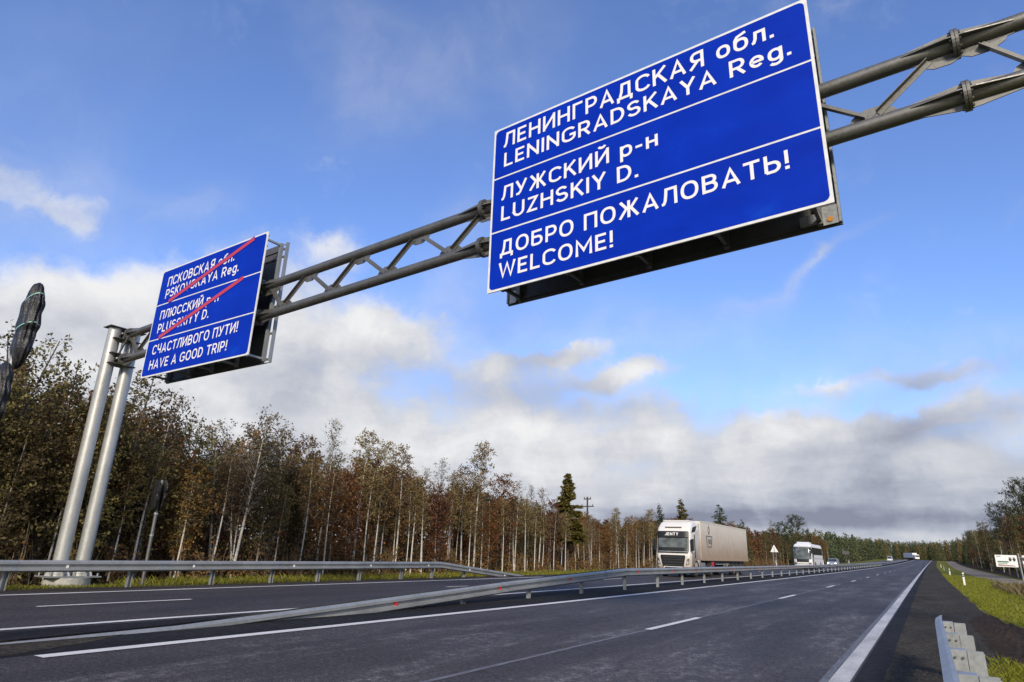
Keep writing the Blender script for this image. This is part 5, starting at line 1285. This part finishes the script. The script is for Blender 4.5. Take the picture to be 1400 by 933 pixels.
clump_mass('distant_forest', sp, 150, [M['needles'], M['leaf_olive'], M['leaf_rust'], M['bark']], 6, .75, 'distant dark green wood closing off the road', 'forest')

r = random.Random(15); mb = MB()
for i in range(2600):
    y = 3 + 150 * r.random() ** 1.35; x = -(25.2 + 11 * r.random() ** .8); h = r.uniform(.7, 2.4) * (1 if y < 22 else .8) * (1 + max(0, -x - 29) * .10); base = Vector((x + xr(y), y, side_z(x) + zr(y) - .1))
    for s in range(r.randint(2, 4)):
        d = Vector((r.uniform(-.35, .35), r.uniform(-.35, .35), 1)) ; hh = h * r.uniform(.6, 1)
        pts = [base, base + d * hh * .5 + rvec(r) * .06, base + d * hh + rvec(r) * .15]; twig(mb, pts, .014, .004, 2)
        for k in range(20):
            q = r.uniform(.15, 1) * 2; j = min(1, int(q)); p = pts[j].lerp(pts[j + 1], q - j) + rvec(r) * r.uniform(.05, .35); leaf(mb, p, r, .17 * r.uniform(.6, 1.3), .10, 0 if r.random() < (.75 if y > 14 else .35) else 1, .2)
o = mb.build('undergrowth', [M['leaf_rust'], M['leaf_olive'], M['bark_tan']], fixn=False); set_props(o, 'tangled rust-brown undergrowth along the foot of the left forest', 'undergrowth', None, 'stuff')

def blades(mb, r, p, h, lean=.35, w_=.012, mi=0):
    a = r.uniform(0, 6.28); d = Vector((math.cos(a) * lean, math.sin(a) * lean, 1)) * h * r.uniform(.6, 1.2); s = Vector((-math.sin(a), math.cos(a), 0)) * w_
    m = p + d * .55; e = p + d + Vector((math.cos(a), math.sin(a), 0)) * h * .25
    mb.add([p - s, p + s, m + s * .7, e, m - s * .7], [(0, 1, 2, 3, 4)], mi)
def in_soil(x, y):
    q = soil_range(x); return q is not None and q[0] - .1 < y < q[1] + .1
r = random.Random(31); mb = MB()
for i in range(38000):
    y = 9 + 105 * r.random() ** 1.9; x0 = 1.40 - 0.85 * max(0, min(1, (17 - y) / 4)); x = x0 + 4.9 * r.random() ** 1.3 * min(1, (y - 4) / 22)
    if in_soil(x, y): continue
    z = max(side_z(x), -.05 if x < 1.6 else -9) + zr(y) - .01
    k = 1 + y / 40; blades(mb, r, Vector((x + xr(y), y, z)), r.uniform(.05, .16), .6, .008 * k, 0 if r.random() < .93 else 1)
for i in range(260):
    y = 28 + 40 * r.random(); x = r.uniform(4.2, 6.2); p = Vector((x + xr(y), y, side_z(x) + zr(y)))
    for q in range(5): blades(mb, r, p + rvec(r) * .12, r.uniform(.35, .7), .3, .012, 1)
o = mb.build('verge_grass', [M['grass'], M['straw']], fixn=False); set_props(o, 'bright green grass on the right-hand verge', 'grass', None, 'stuff')
mb = MB(); r = random.Random(32)
for i in range(22000):
    y = 4 + 100 * r.random() ** 1.5; x = -21.0 - 4.2 * r.random() ** 1.2; hump = .30 * math.exp(-((x + 23.6) ** 2 / .5 + (y - 11.6) ** 2 / 1.5))
    z = side_z(x) + zr(y) - .01 + hump * .6
    gap_ = 9.2 < y < 13.2
    if abs(x + 24.2) < 1.0 and abs(y - 11.64) < 1.0: continue
    blades(mb, r, Vector((x + xr(y), y, z - (hump * .6 if gap_ else 0))), r.uniform(.10, .26) * (.55 if gap_ else 1.25 if x < -22.5 else .8), .5, .012 * (1 + y / 60), 0 if r.random() < .78 else 1)
o = mb.build('roadside_grass', [M['grass'], M['straw']], fixn=False); set_props(o, 'rough green grass strip between the left guardrail and the forest', 'grass', None, 'stuff')
# loose stones on the shoulder
mb = MB(); r = random.Random(33)
for i in range(2600):
    y = 4.5 + 22 * r.random() ** 1.5; x = r.uniform(-.68, 1.6); s = r.uniform(.004, .014); c = Vector((x, y, .008 + (side_z(x) + .03 if x > 1.42 else 0)))
    vs = [c + Vector((s * r.uniform(.6, 1.4) * dx, s * r.uniform(.6, 1.4) * dy, s * dz)) for dx, dy, dz in ((1, 0, 0), (0, 1, 0), (-1, 0, 0), (0, -1, 0), (0, 0, .9))]
    mb.add(vs, [(0, 1, 4), (1, 2, 4), (2, 3, 4), (3, 0, 4)])
M['stone'] = plain('stone_chips', (0.085, 0.076, 0.062), 0.9, var=.6, scale=40)
o = mb.build('loose_stones', M['stone'], fixn=False); set_props(o, 'loose stone chips on the right shoulder', 'gravel', None, 'stuff')
